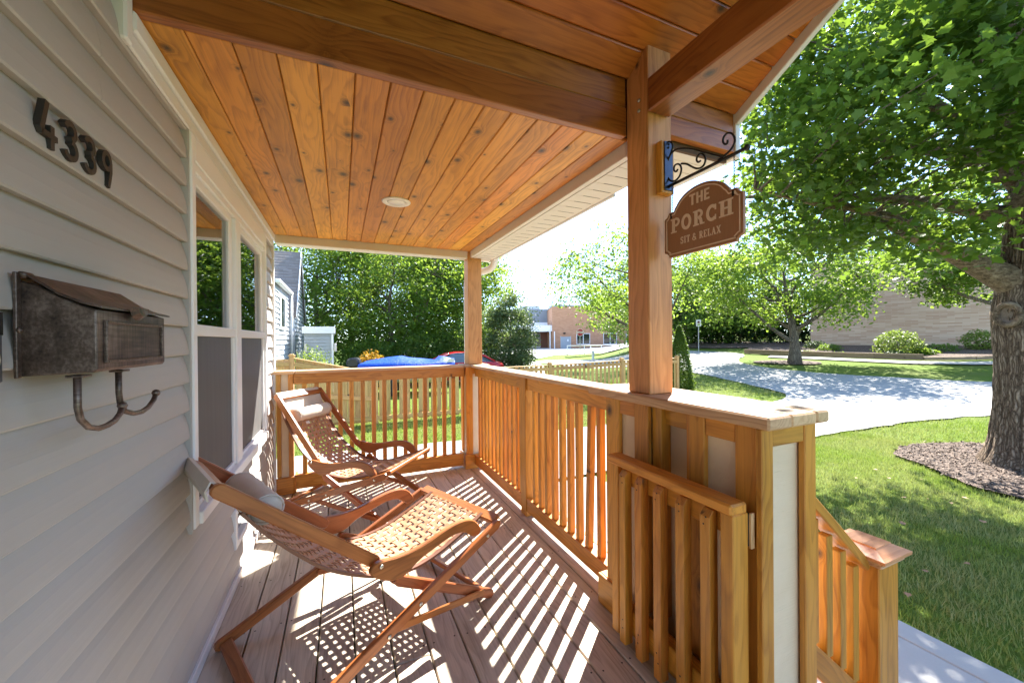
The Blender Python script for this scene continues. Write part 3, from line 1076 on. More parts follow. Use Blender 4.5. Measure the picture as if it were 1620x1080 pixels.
for y in (1.30, 1.205, 1.105, 0.998, 0.895):
    p_ = gate_picket(y)
    for z in (0.10, 0.135, 0.71, 0.735):
        lathe('screw', [(0.0032, 0.0), (0.0032, 0.0008), (0.001, 0.0009)], 6, M_IRON, Matrix.Translation((1.603, y + RND.uniform(-.006, .006), z)) @ Matrix.Rotation(rad(-90), 4, 'Y'), p_)
hg = board('hinge', 1.681, 1.697, 0.80, 0.83, 0.665, 0.765, 'z', M_IRON, gt, 0.002)
board('hinge_leaf', 1.6815, 1.6975, 0.792, 0.7995, 0.660, 0.77, 'z', M_CAP, hg, 0.001)

# ================================================================== stair rail and newel
nw = thing('newel_post', (2.435, 0.84, GZ), 'stained square newel post with stepped cap at foot of steps', 'newel post')
board('shaft', 2.366, 2.506, 0.77, 0.91, GZ, 0.447, 'z', M_CEDAR, nw, 0.004)
board('cap_moulding', 2.352, 2.520, 0.756, 0.924, 0.4475, 0.462, 'x', M_CAP, nw, 0.004)
board('cap_moulding', 2.343, 2.529, 0.747, 0.933, 0.4625, 0.474, 'x', M_CAP, nw, 0.004)
M_NCAP = wood('newel_cap_stain', (0.42, 0.17, 0.06), (0.66, 0.33, 0.14), rough=0.45, var=0.05)
bm = bmesh.new()
s0, s1, s2 = 0.100, 0.096, 0.054
vs = []
for s, z in ((s0, 0.4745), (s0, 0.486), (s2, 0.505), (s2, 0.509)):
    vs.append([bm.verts.new((2.436 + a * s, 0.84 + b * s, z)) for a, b in ((-1, -1), (1, -1), (1, 1), (-1, 1))])
for i in range(3):
    for k in range(4):
        bm.faces.new((vs[i][k], vs[i][(k + 1) % 4], vs[i + 1][(k + 1) % 4], vs[i + 1][k]))
bm.faces.new(vs[3])
bm.faces.new(vs[0][::-1])
link('cap_top', bm_mesh('cap_top', bm, M_NCAP), None, nw)
hr = thing('stair_railing', (2.17, 0.83, 0), 'short sloping picket rail between half wall and newel', 'railing')
bar('handrail', (1.972, 0.83, 0.785), (2.364, 0.83, 0.438), 0.07, 0.036, M_CEDAR, hr)
bar('bottom_rail', (1.972, 0.83, 0.245), (2.364, 0.83, -0.103), 0.04, 0.085, M_CEDAR, hr)
for x in (2.03, 2.115, 2.20, 2.285):
    zt = 0.785 - (x - 1.972) * 0.885
    board('picket', x, x + 0.038, 0.812, 0.848, zt - 0.50, zt - 0.062, 'z', M_CEDAR, hr, 0.002)

# ================================================================== deck chairs


def stadium(L, w, n=5):
    h = w / 2
    pts = []
    for k in range(n + 1):
        a = -math.pi / 2 + math.pi * k / n
        pts.append((L / 2 - h + h * math.cos(a), h * math.sin(a)))
    for k in range(n + 1):
        a = math.pi / 2 + math.pi * k / n
        pts.append((-L / 2 + h + h * math.cos(a), h * math.sin(a)))
    return pts


def slat(name, p0, p1, lat0, lat1, w, t, parent, base):
    """side piece of the chair from (s,z) p0 to p1, lateral position lat0 -> lat1, rounded ends"""
    a, b = Vector((p0[0], lat0, p0[1])), Vector((p1[0], lat1, p1[1]))
    ax = b - a
    L = ax.length + w
    ax.normalize()
    n = Vector((0, 1, 0))
    n = (n - ax * n.dot(ax)).normalized()
    u = n.cross(ax)
    me = extrude_poly(name, stadium(L, w), t, M_TEAK, 0.004)
    c = (a + b) / 2
    M = Matrix(((ax.x, u.x, n.x, c.x), (ax.y, u.y, n.y, c.y), (ax.z, u.z, n.z, c.z), (0, 0, 0, 1)))
    return link(name, me, base @ M, parent)


def chaikin_open(pts, it=2):
    for _ in range(it):
        o = [pts[0]]
        for a, b in zip(pts[:-1], pts[1:]):
            o.append(tuple(x * 0.75 + y * 0.25 for x, y in zip(a, b)))
            o.append(tuple(x * 0.25 + y * 0.75 for x, y in zip(a, b)))
        o.append(pts[-1])
        pts = o
    return pts


def resample(pts, n):
    P = np.array(pts)
    d = np.concatenate([[0], np.cumsum(np.linalg.norm(np.diff(P, axis=0), axis=1))])
    t = np.linspace(0, d[-1], n)
    return np.stack([np.interp(t, d, P[:, k]) for k in range(P.shape[1])], 1), d[-1]


def ribbon(name, centers, sides, normals, w, t, mat):
    """solid strip of width w and thickness t through centers"""
    V, F = [], []
    for c, s, n in zip(centers, sides, normals):
        for a, b in ((-1, -1), (1, -1), (1, 1), (-1, 1)):
            V.append(tuple(c + s * (a * w / 2) + n * (b * t / 2)))
    m = len(centers)
    for i in range(m - 1):
        for k in range(4):
            a, b = i * 4 + k, i * 4 + (k + 1) % 4
            F.append((a, b, b + 4, a + 4))
    F.append((3, 2, 1, 0))
    F.append(tuple((m - 1) * 4 + k for k in range(4)))
    me = bpy.data.meshes.new(name)
    me.from_pydata(V, [], F)
    for p in me.polygons:
        p.use_smooth = False
    me.materials.append(mat)
    return me


def make_chair(loc, rz, top_s, top_z, label):
    ch = thing('deck_chair', (loc[0], loc[1], 0), label, 'deck chair', 'woven sling deck chairs', rz)
    B = W[ch]
    piv_s, piv_z = -0.63, 0.425
    ds, dz = top_s + 1.175, top_z - 0.855         # how far this back differs from the pattern
    for sg in (-1, 1):
        slat('back_rail', (piv_s, piv_z), (top_s, top_z), sg * 0.246, sg * 0.228, 0.046, 0.025, ch, B)
        slat('leg', (-0.012, 0.378), (-1.03, 0.024), sg * 0.326, sg * 0.326, 0.044, 0.025, ch, B)
        slat('brace_leg', (-0.03, 0.022), (-0.535, 0.315), sg * 0.290, sg * 0.270, 0.044, 0.024, ch, B)
        slat('strut', (-0.10, 0.066), (-0.625, 0.162), sg * 0.3085, sg * 0.3085, 0.034, 0.009, ch, B)
        arm = smooth_poly([(-.668, .405), (-.66, .432), (-.63, .444), (-.53, .424), (-.42, .428), (-.30, .455), (-.20, .462), (-.13, .438), (-.09, .385), (-.092, .362), (-.13, .352), (-.162, .372), (-.195, .404), (-.27, .412), (-.36, .392), (-.45, .372), (-.505, .336), (-.565, .335), (-.625, .368)], 2)
        me = extrude_poly('armrest', arm, 0.024, M_TEAK, 0.0045)
        M = Matrix(((1, 0, 0, 0), (0, 0, -1, sg * 0.288), (0, 1, 0, 0), (0, 0, 0, 1)))
        ar = link('armrest', me, B @ Matrix.Translation((-0.38, 0, 0)) @ Matrix.Rotation(sg * 0.02, 4, 'Z') @ Matrix.Translation((0.38, 0, 0)) @ M, ch)
        for s, z, l in ((piv_s, piv_z, 0.303), (-0.085, 0.352, 0.3405), (-0.62, 0.161, 0.3405), (-0.475, 0.215, 0.3405)):
            R = Matrix.Translation((s, sg * l, z)) @ Matrix.Rotation(-sg * rad(90), 4, 'X')
            lathe('bolt', [(0.0085, -0.002), (0.0085, 0.0012), (0.006, 0.003)], 10, M_BOLT, B @ R, ch)
            lathe('bolt', [(0.003, -0.001), (0.003, 0.0036)], 6, M_IRON, B @ R, KIDS[ch][-1]) if False else None
    bar('front_bar', (-0.002, -0.3125, 0.394), (-0.002, 0.3125, 0.394), 0.058, 0.024, M_TEAK, ch, (1, 0, 0.35), 0.005, B)
    bar('floor_bar', (-1.012, -0.3125, 0.030), (-1.012, 0.3125, 0.030), 0.048, 0.022, M_TEAK, ch, (1, 0, 0.35), 0.005, B)
    bar('foot_bar', (-0.055, -0.262, 0.04), (-0.055, 0.262, 0.04), 0.045, 0.022, M_TEAK, ch, (1, 0, -0.6), 0.004, B)
    bar('brace_bar', (-0.53, -0.256, 0.30), (-0.53, 0.256, 0.30), 0.05, 0.022, M_TEAK, ch, (1, 0, -0.6), 0.004, B)
    bar('top_bar', (top_s + 0.01, -0.215, top_z - 0.01), (top_s + 0.01, 0.215, top_z - 0.01), 0.04, 0.024, M_TEAK, ch, (1, 0, -0.8), 0.004, B)
    # sling curve
    T0 = np.array([top_s - 0.01, top_z + 0.017])
    PV = np.array([piv_s, piv_z])
    dn = np.array([-(PV - T0)[1], (PV - T0)[0]]) / np.linalg.norm(PV - T0)
    dn = dn if dn[1] < 0 else -dn
    curve = [tuple(T0)] + [tuple(T0 + (PV - T0) * f + dn * h) for f, h in ((0.14, 0.030), (0.34, 0.062), (0.56, 0.082), (0.80, 0.092))] + [(-.58, .325), (-.44, .295), (-.30, .308), (-.16, .35), (-.05, .385), (0.0, .405)]
    curve = chaikin_open(curve, 3)
    P, L = resample(curve, 400)
    T = np.gradient(P, axis=0)
    T /= np.linalg.norm(T, axis=1)[:, None]
    N = np.stack([-T[:, 1], T[:, 0]], 1)             # upward normal in (s,z)

    def at(a):
        i = min(399, max(0, int(round(a / L * 399))))
        return P[i], T[i], N[i]
    half = 0.212
    nl, pitch_l = 10, 2 * half / 10
    a0, a1 = 0.13, L - 0.012
    nc = 32
    pitch_c = (a1 - a0) / nc
    for i in range(nl):
        y = -half + pitch_l * (i + 0.5)
        cs, ss, ns = [], [], []
        for j in range(2 * nc + 1):
            a = a0 + pitch_c * j / 2
            p, t, n = at(a)
            ph = 0.0 if j % 2 == 0 else (0.0028 if ((j // 2) + i) % 2 == 0 else -0.0028)
            cs.append(np.array((p[0] + n[0] * ph, y, p[1] + n[1] * ph)))
            ss.append(np.array((0, 1.0, 0)))
            ns.append(np.array((n[0], 0, n[1])))
        link('strap', ribbon('strap', cs, ss, ns, pitch_l * 0.56, 0.0026, M_STRAP), B, ch)
    for j in range(nc):
        p, t, n = at(a0 + pitch_c * (j + 0.5))
        cs, ss, ns = [], [], []
        for i in range(2 * nl + 1):
            y = -half + pitch_l * i / 2
            ph = 0.0 if i % 2 == 0 else (-0.0028 if (j + i // 2) % 2 == 0 else 0.0028)
            cs.append(np.array((p[0] + n[0] * ph, y, p[1] + n[1] * ph)))
            ss.append(np.array((t[0], 0, t[1])))
            ns.append(np.array((n[0], 0, n[1])))
        link('strap', ribbon('strap', cs, ss, ns, pitch_c * 0.56, 0.0026, M_STRAP), B, ch)
    # leather edge bands down both sides
    for sg in (-1, 1):
        cs, ss, ns = [], [], []
        for a in np.linspace(a0, a1, 40):
            p, t, n = at(a)
            cs.append(np.array((p[0], sg * (half + 0.006), p[1])))
            ss.append(np.array((0, 1.0, 0)))
            ns.append(np.array((n[0], 0, n[1])))
        link('edge_band', ribbon('edge_band', cs, ss, ns, 0.020, 0.010, M_BAND), B, ch)
    # canvas headband wrapped over the top bar
    cs, ss, ns = [], [], []
    for a in np.linspace(0.0, 0.14, 12):
        p, t, n = at(a)
        cs.append(np.array((p[0] + n[0] * 0.004, 0.0, p[1] + n[1] * 0.004)))
        ss.append(np.array((0, 1.0, 0)))
        ns.append(np.array((n[0], 0, n[1])))
    link('headband', ribbon('headband', cs, ss, ns, 0.435, 0.007, M_CANVAS), B, ch)
    cs = [np.array((a + ds, 0, b + dz)) for a, b in ((-1.20, 0.825), (-1.206, 0.855), (-1.192, 0.882), (-1.178, 0.872))]
    link('headband', ribbon('headband', cs, [np.array((0, 1.0, 0))] * 4, [np.array((-.9, 0, .4)), np.array((-1., 0, 0.1)), np.array((-.5, 0, .85)), np.array((.5, 0, .85))], 0.435, 0.006, M_CANVAS), B, ch)
    # bolster pillow: a stuffed roll with soft ends
    V, F = [], []
    NS, NT = 22, 20
    for i in range(NS + 1):
        v = -1 + 2 * i / NS
        y = v * 0.178
        end = max(0.0, 1 - abs(v) ** 14) ** 0.5
        for k in range(NT):
            a = 2 * math.pi * k / NT
            wr = 1 + 0.035 * mnoise.noise((v * 6, math.cos(a) * 2, math.sin(a) * 2))
            r_ = 0.056 * (0.72 + 0.28 * end) * wr if 0 < i < NS else 0.0405
            V.append((r_ * math.cos(a), y + (0.004 * math.copysign(1, v) if i in (0, NS) else 0), r_ * 0.9 * math.sin(a)))
    for i in range(NS):
        for k in range(NT):
            a, b = i * NT + k, i * NT + (k + 1) % NT
            F.append((a, a + NT, b + NT, b))
    F.append(tuple(range(NT)))
    F.append(tuple(NS * NT + k for k in range(NT - 1, -1, -1)))
    p, t, n = at(0.205)
    pl = link('pillow', mixed_mesh('pillow', V, F, M_CANVAS), B @ Matrix.Translation((p[0] + n[0] * 0.052, 0, p[1] + n[1] * 0.052)), ch)
    for sg in (-1, 1):
        ring = [(0.0535 * math.cos(a), sg * 0.171, 0.0485 * math.sin(a)) for a in np.linspace(0, 2 * math.pi, 21)]
        tube('piping', ring, 0.0032, M_CANVAS, pl, 6, W[pl])
    p, t, n = at(0.275)
    bar('care_tag', (p[0] + n[0] * 0.006, -0.05, p[1] + n[1] * 0.006), (p[0] + n[0] * 0.008, -0.015, p[1] + n[1] * 0.008), 0.022, 0.001, M_TAG, ch, (t[0], 0, t[1]), 0, B)
    return ch


make_chair((1.122, 2.13), rad(24.0), -1.132, 0.853, 'wooden sling chair nearest the camera, its back touching the grey siding')
make_chair((1.005, 3.045), rad(-37.5), -1.0, 0.885, 'wooden sling chair in the far corner by the end railing, white bolster half in sun')

# ================================================================== wall mailbox
mb = thing('mailbox', (0.0, 1.14, 1.25), 'brushed bronze wall mailbox with sloping lid and two newspaper hooks', 'mailbox')
Y0, Y1 = 0.985, 1.292


def along_y(name, prof, y0, y1, mat, parent, bev=0.002):
    """profile in (x,z), extruded from y0 to y1"""
    me = extrude_poly(name, [(x, z) for x, z in prof], y1 - y0, mat, bev)
    M = Matrix(((1, 0, 0, 0), (0, 0, -1, (y0 + y1) / 2), (0, 1, 0, 0), (0, 0, 0, 1)))
    return link(name, me, M, parent)


body = along_y('body', [(0.008, 1.252), (0.106, 1.256), (0.110, 1.262), (0.110, 1.374), (0.085, 1.384), (0.055, 1.400), (0.030, 1.418), (0.008, 1.424)], Y0, Y1, M_BRONZE, mb, 0.0025)
for y0, y1, z0, z1 in ((1.008, 1.014, 1.272, 1.356), (1.264, 1.270, 1.272, 1.356), (1.0145, 1.2635, 1.272, 1.278), (1.0145, 1.2635, 1.350, 1.356)):
    board('panel_moulding', 0.1095, 0.1155, y0, y1, z0, z1, 'y' if y1 - y0 > .05 else 'z', M_BRONZE, body, 0.0012)
lid_o = [(0.006, 1.438), (0.022, 1.435), (0.036, 1.424), (0.062, 1.404), (0.09, 1.390), (0.119, 1.3815), (0.1195, 1.377), (0.089, 1.3855), (0.06, 1.3995), (0.034, 1.4195), (0.021, 1.4305), (0.006, 1.433)]
lid = along_y('lid', lid_o, Y0 - 0.004, Y1 + 0.006, M_BRONZE, mb, 0.0012)
lathe('hinge_pin', [(0.006, 0.0), (0.006, 0.022)], 10, M_BRONZE, Matrix.Translation((0.014, Y0 - 0.006, 1.434)) @ Matrix.Rotation(rad(-90), 4, 'X'), lid)
# scallop latch
V, F = [], []
nf = 9
for i in range(nf + 1):
    a = math.pi * i / nf
    rr = 0.034 if i % 2 else 0.030
    V.append((0.121, 1.115 + rr * math.cos(a), 1.384 - 0.024 * math.sin(a)))
    V.append((0.133, 1.115 + 0.75 * rr * math.cos(a), 1.387 - 0.018 * math.sin(a)))
c0 = len(V)
V.append((0.128, 1.115, 1.387))
V.append((0.116, 1.115, 1.390))
for i in range(nf):
    F.append((2 * i, 2 * i + 2, 2 * i + 3, 2 * i + 1))
    F.append((2 * i + 1, 2 * i + 3, c0))
    F.append((2 * i + 2, 2 * i, c0 + 1))
F.append((0, 1, c0, c0 + 1))
F.append((2 * nf + 1, 2 * nf, c0 + 1, c0))
link('latch', mixed_mesh('latch', V, F, M_BRONZE, False), None, mb)
board('back_plate', 0.006, 0.011, Y0 - 0.012, Y0, 1.25, 1.438, 'z', M_BRONZE, mb, 0.001)
board('back_plate', 0.006, 0.0108, Y1 + 0.0005, Y1 + 0.008, 1.255, 1.425, 'z', M_BRONZE, mb, 0.001)
lathe('screw', [(0.006, 0), (0.006, 0.003), (0.003, 0.005)], 10, M_BRONZE, Matrix.Translation((0.011, Y0 - 0.007, 1.335)) @ Matrix.Rotation(rad(90), 4, 'Y'), mb)
h1 = [(0.075, 0.972, 1.252), (0.075, 0.972, 1.19), (0.076, 0.978, 1.166), (0.078, 0.998, 1.147), (0.08, 1.028, 1.138), (0.08, 1.06, 1.138), (0.08, 1.09, 1.143), (0.08, 1.112, 1.154), (0.08, 1.122, 1.170)]
h2 = [(0.075, 1.12, 1.252), (0.075, 1.12, 1.20), (0.076, 1.124, 1.172), (0.078, 1.138, 1.155), (0.08, 1.172, 1.144), (0.08, 1.212, 1.141), (0.08, 1.25, 1.147), (0.08, 1.282, 1.162), (0.08, 1.295, 1.178)]
h1 = [(x, y + 0.03, z) for x, y, z in h1]
h2 = [(x, y + 0.03, z) for x, y, z in h2]
for h in (h1, h2):
    hk = tube('newspaper_hook', h, 0.0058, M_BRONZE, mb, 10)
    x, y, z = h[-1]
    lathe('ball_end', [(0.001, -0.0095), (0.0068, -0.0068), (0.0095, 0.0), (0.0068, 0.0068), (0.001, 0.0095)], 14, M_BRONZE, Matrix.Translation((x, y, z)), hk)
    board('hook_plate', 0.063, 0.088, h[0][1] - 0.012, h[0][1] + 0.018, 1.2465, 1.2512, 'y', M_BRONZE, hk, 0.001)

# ================================================================== strokes for digits and letters


def stroke_mesh(name, strokes, depth, mat, step=0.00025):
    """strokes: list of (path, width); solid strips in local X/Y, raised along local Z from 0 to depth"""
    V, F = [], []
    for si, (path, w) in enumerate(strokes):
        pts = [Vector((p[0], p[1])) for p in path]
        closed = (pts[0] - pts[-1]).length < 1e-6 and len(pts) > 3
        n = len(pts)
        base = len(V)
        for i, p in enumerate(pts):
            if closed:
                d = (pts[(i + 1) % (n - 1)] - pts[(i - 1) % (n - 1)])
            else:
                d = pts[min(i + 1, n - 1)] - pts[max(i - 1, 0)]
            d = d.normalized() if d.length > 1e-9 else Vector((1, 0))
            s = Vector((-d.y, d.x))
            k = 1.0
            if 0 < i < n - 1:
                e = (pts[i + 1] - p).normalized()
                cs = max(0.5, abs(e.dot(d)))
                k = 1 / cs
            for sg, z in ((-1, 0), (1, 0), (1, depth + si * step), (-1, depth + si * step)):
                V.append((p.x + s.x * sg * w / 2 * k, p.y + s.y * sg * w / 2 * k, z))
        for i in range(n - 1):
            for k in range(4):
                a, b = base + i * 4 + k, base + i * 4 + (k + 1) % 4
                F.append((b, a, a + 4, b + 4))
        F.append((base, base + 1, base + 2, base + 3))
        e = base + (n - 1) * 4
        F.append((e + 3, e + 2, e + 1, e))
    me = bpy.data.meshes.new(name)
    me.from_pydata(V, [], F)
    me.materials.append(mat)
    return me


def arc(cx, cy, rx, ry, a0, a1, n=12):
    return [(cx + rx * math.cos(rad(a0 + (a1 - a0) * i / n)), cy + ry * math.sin(rad(a0 + (a1 - a0) * i / n))) for i in range(n + 1)]


def scaled(st, sx, sy, ox_=0.0, oy_=0.0, ws=None):
    ws = ws or (sx + sy) / 2
    return [([(x * sx + ox_, y * sy + oy_) for x, y in p], w * ws) for p, w in st]


D4 = [([(0.52, 0.0), (0.52, 0.52)], 0.15), ([(0.30, 1.0), (0.06, 0.34), (0.06, 0.28), (0.74, 0.28)], 0.15)]
D3 = [(arc(0.33, 0.73, 0.25, 0.19, 160, -80, 12), 0.15), (arc(0.33, 0.29, 0.29, 0.21, 80, -160, 14), 0.15)]
D9 = [(arc(0.36, 0.70, 0.25, 0.22, 0, 360, 18), 0.15), ([(0.61, 0.72), (0.61, 0.45), (0.52, 0.18), (0.44, 0.0)], 0.15)]
digs = ((D4, 1.036, 'dark metal house number 4, leftmost digit above mailbox', 'house_number_four'),
        (D3, 1.106, 'dark metal house number 3 right after the 4', 'house_number_three'),
        (D3, 1.174, 'dark metal house number 3 just before the 9', 'house_number_three'),
        (D9, 1.243, 'dark metal house number 9, rightmost digit nearest window', 'house_number_nine'))
for st_, y, lab, nm in digs:
    me = stroke_mesh(nm, scaled(st_, 0.066, 0.088), 0.011, M_DIGIT, 0.0004)
    M = Matrix(((0, 0, 1, 0.0015), (1, 0, 0, y), (0, 1, 0, 1.695), (0, 0, 0, 1)))
    tag(link(nm, me, M), lab, 'house number', 'house number digits')

# dark keypad box at the very edge of the view
kb = thing('lock_box', (0.0, 0.88, 1.25), 'small dark grey box on siding left of the mailbox', 'lock box')
board('body', 0.006, 0.028, 0.84, 0.914, 1.246, 1.366, 'z', plain('dark_grey_plastic', (0.05, 0.05, 0.055), 0.4), kb, 0.004)
board('screen', 0.0285, 0.030, 0.848, 0.910, 1.325, 1.362, 'y', plain('black_gloss', (0.01, 0.008, 0.008), 0.1), kb, 0.0005)
lathe('button', [(0.018, 0.0), (0.018, 0.0022), (0.015, 0.0026), (0.015, 0.001), (0.001, 0.001)], 20, M_BOLT, Matrix.Translation((0.0281, 0.886, 1.285)) @ Matrix.Rotation(rad(90), 4, 'Y'), kb)

# ================================================================== sign bracket and hanging sign
SX = 1.80
bk = thing('sign_bracket', (SX, 1.24, 1.95), 'black wrought iron scroll bracket screwed to the porch post', 'bracket')
board('mounting_block', 1.768, 1.838, 1.230, 1.2635, 1.925, 2.145, 'z', M_CEDAR, bk, 0.003)
board('back_plate', 1.780, 1.826, 1.2245, 1.2295, 1.935, 2.14, 'z', plain('blued_iron', (0.06, 0.075, 0.11), 0.35, metal=0.7, nscale=40, namt=0.4), bk, 0.001)
for z in (1.948, 2.128):
    lathe('screw', [(0.005, 0), (0.005, 0.002), (0.002, 0.003)], 8, M_IRON, Matrix.Translation((1.803, 1.2245, z)) @ Matrix.Rotation(rad(90), 4, 'X'), bk)
rod = tube('rod', [(SX, 1.226, 1.951), (SX, 1.05, 1.953), (SX, 0.885, 1.957)], 0.0062, M_IRON, bk, 10)
lathe('ball_end', [(0.001, -0.011), (0.008, -0.008), (0.011, 0), (0.008, 0.008), (0.001, 0.011)], 14, M_IRON, Matrix.Translation((SX, 0.880, 1.9575)), rod)
SC = dict(
    A=[(1.221, 2.117), (1.231, 2.105), (1.244, 2.115), (1.243, 2.135), (1.23, 2.142), (1.206, 2.13), (1.199, 2.106), (1.212, 2.083), (1.230, 2.058), (1.237, 2.024), (1.232, 1.997), (1.217, 1.972), (1.194, 1.960), (1.169, 1.967), (1.156, 1.99), (1.159, 2.011), (1.175, 2.027), (1.194, 2.026), (1.196, 2.006), (1.183, 1.995), (1.175, 2.004)],
    B=[(1.231, 2.060), (1.215, 2.08), (1.19, 2.09), (1.157, 2.081), (1.102, 2.054), (1.045, 2.014), (0.974, 1.966)],
    C=[(1.157, 2.019), (1.13, 2.007), (1.103, 1.982), (1.077, 1.964), (1.052, 1.965), (1.042, 1.984), (1.048, 2.005), (1.064, 2.019), (1.08, 2.016), (1.085, 2.002), (1.077, 1.989), (1.065, 1.991)],
    D=[(0.99, 1.962), (0.947, 1.971), (0.928, 1.987), (0.922, 2.006), (0.933, 2.031), (0.952, 2.043), (0.968, 2.036), (0.971, 2.017), (0.96, 2.003), (0.951, 2.007), (0.952, 2.016)])
for v in SC.values():
    pts = chaikin_open(v, 2)
    tube('scroll', [(SX, y, z) for y, z in pts], 0.0038, M_IRON, bk, 8)

sg = thing('hanging_sign', (SX, 1.066, 1.648), 'brown wooden sign reading THE PORCH SIT & RELAX, hung on chains', 'sign')


def sign_wood():
    k = Mat('carved_sign_brown')
    p = k.n('TexCoord').outputs['Object']
    f = k.noise(k.vmath('MULTIPLY', p, (420, 14, 10)), 1.0, 3)
    c = k.mix(f, (0.24, 0.108, 0.044), (0.37, 0.175, 0.078))
    k.set(Base_Color=c, Roughness=0.55, Normal=k.bump(f, 0.3, 0.001))
    return k.m


M_SIGN = sign_wood()
M_LETTER = plain('tan_lettering', (0.68, 0.50, 0.34), 0.6, nscale=80, namt=0.15)
M_SEDGE = plain('sign_edge_wood', (0.30, 0.17, 0.09), 0.6)
hw_, sh = 0.176, 0.176
right = [(0.0, 0.0), (0.150, 0.0), (0.153, 0.010), (0.162, 0.018), (0.174, 0.022), (hw_, 0.03), (hw_, 0.160), (0.172, 0.166), (0.163, 0.169), (0.156, 0.177), (0.152, 0.186), (0.126, 0.186), (0.122, 0.197)] + arc(0.0, 0.176, 0.122, 0.079, 22, 90, 10)
outline = right + [(-x, y) for x, y in reversed(right[1:-1])]
me = extrude_poly('board', outline, 0.014, M_SIGN, 0.001)
MS = Matrix(((0, 0, -1, SX), (-1, 0, 0, 1.066), (0, 1, 0, 1.648), (0, 0, 0, 1)))   # local X reads along -Y, local Z faces the porch
bo = link('board', me, MS, sg)
face = Matrix.Translation((0, 0, 0.0072))
ins = []
for i in range(len(outline)):
    a, b, c_ = (Vector(outline[i - 1]), Vector(outline[i]), Vector(outline[(i + 1) % len(outline)]))
    d = (c_ - a).normalized()
    n_ = Vector((-d.y, d.x))
    ins.append(tuple(b + n_ * 0.0125))
ins.append(ins[0])
link('border_line', stroke_mesh('border_line', [(ins, 0.0042)], 0.0012, M_LETTER, 0), MS @ face, sg)

SER = 0.09


def ser(x0, x1, y):
    return ([(x0, y), (x1, y)], SER)


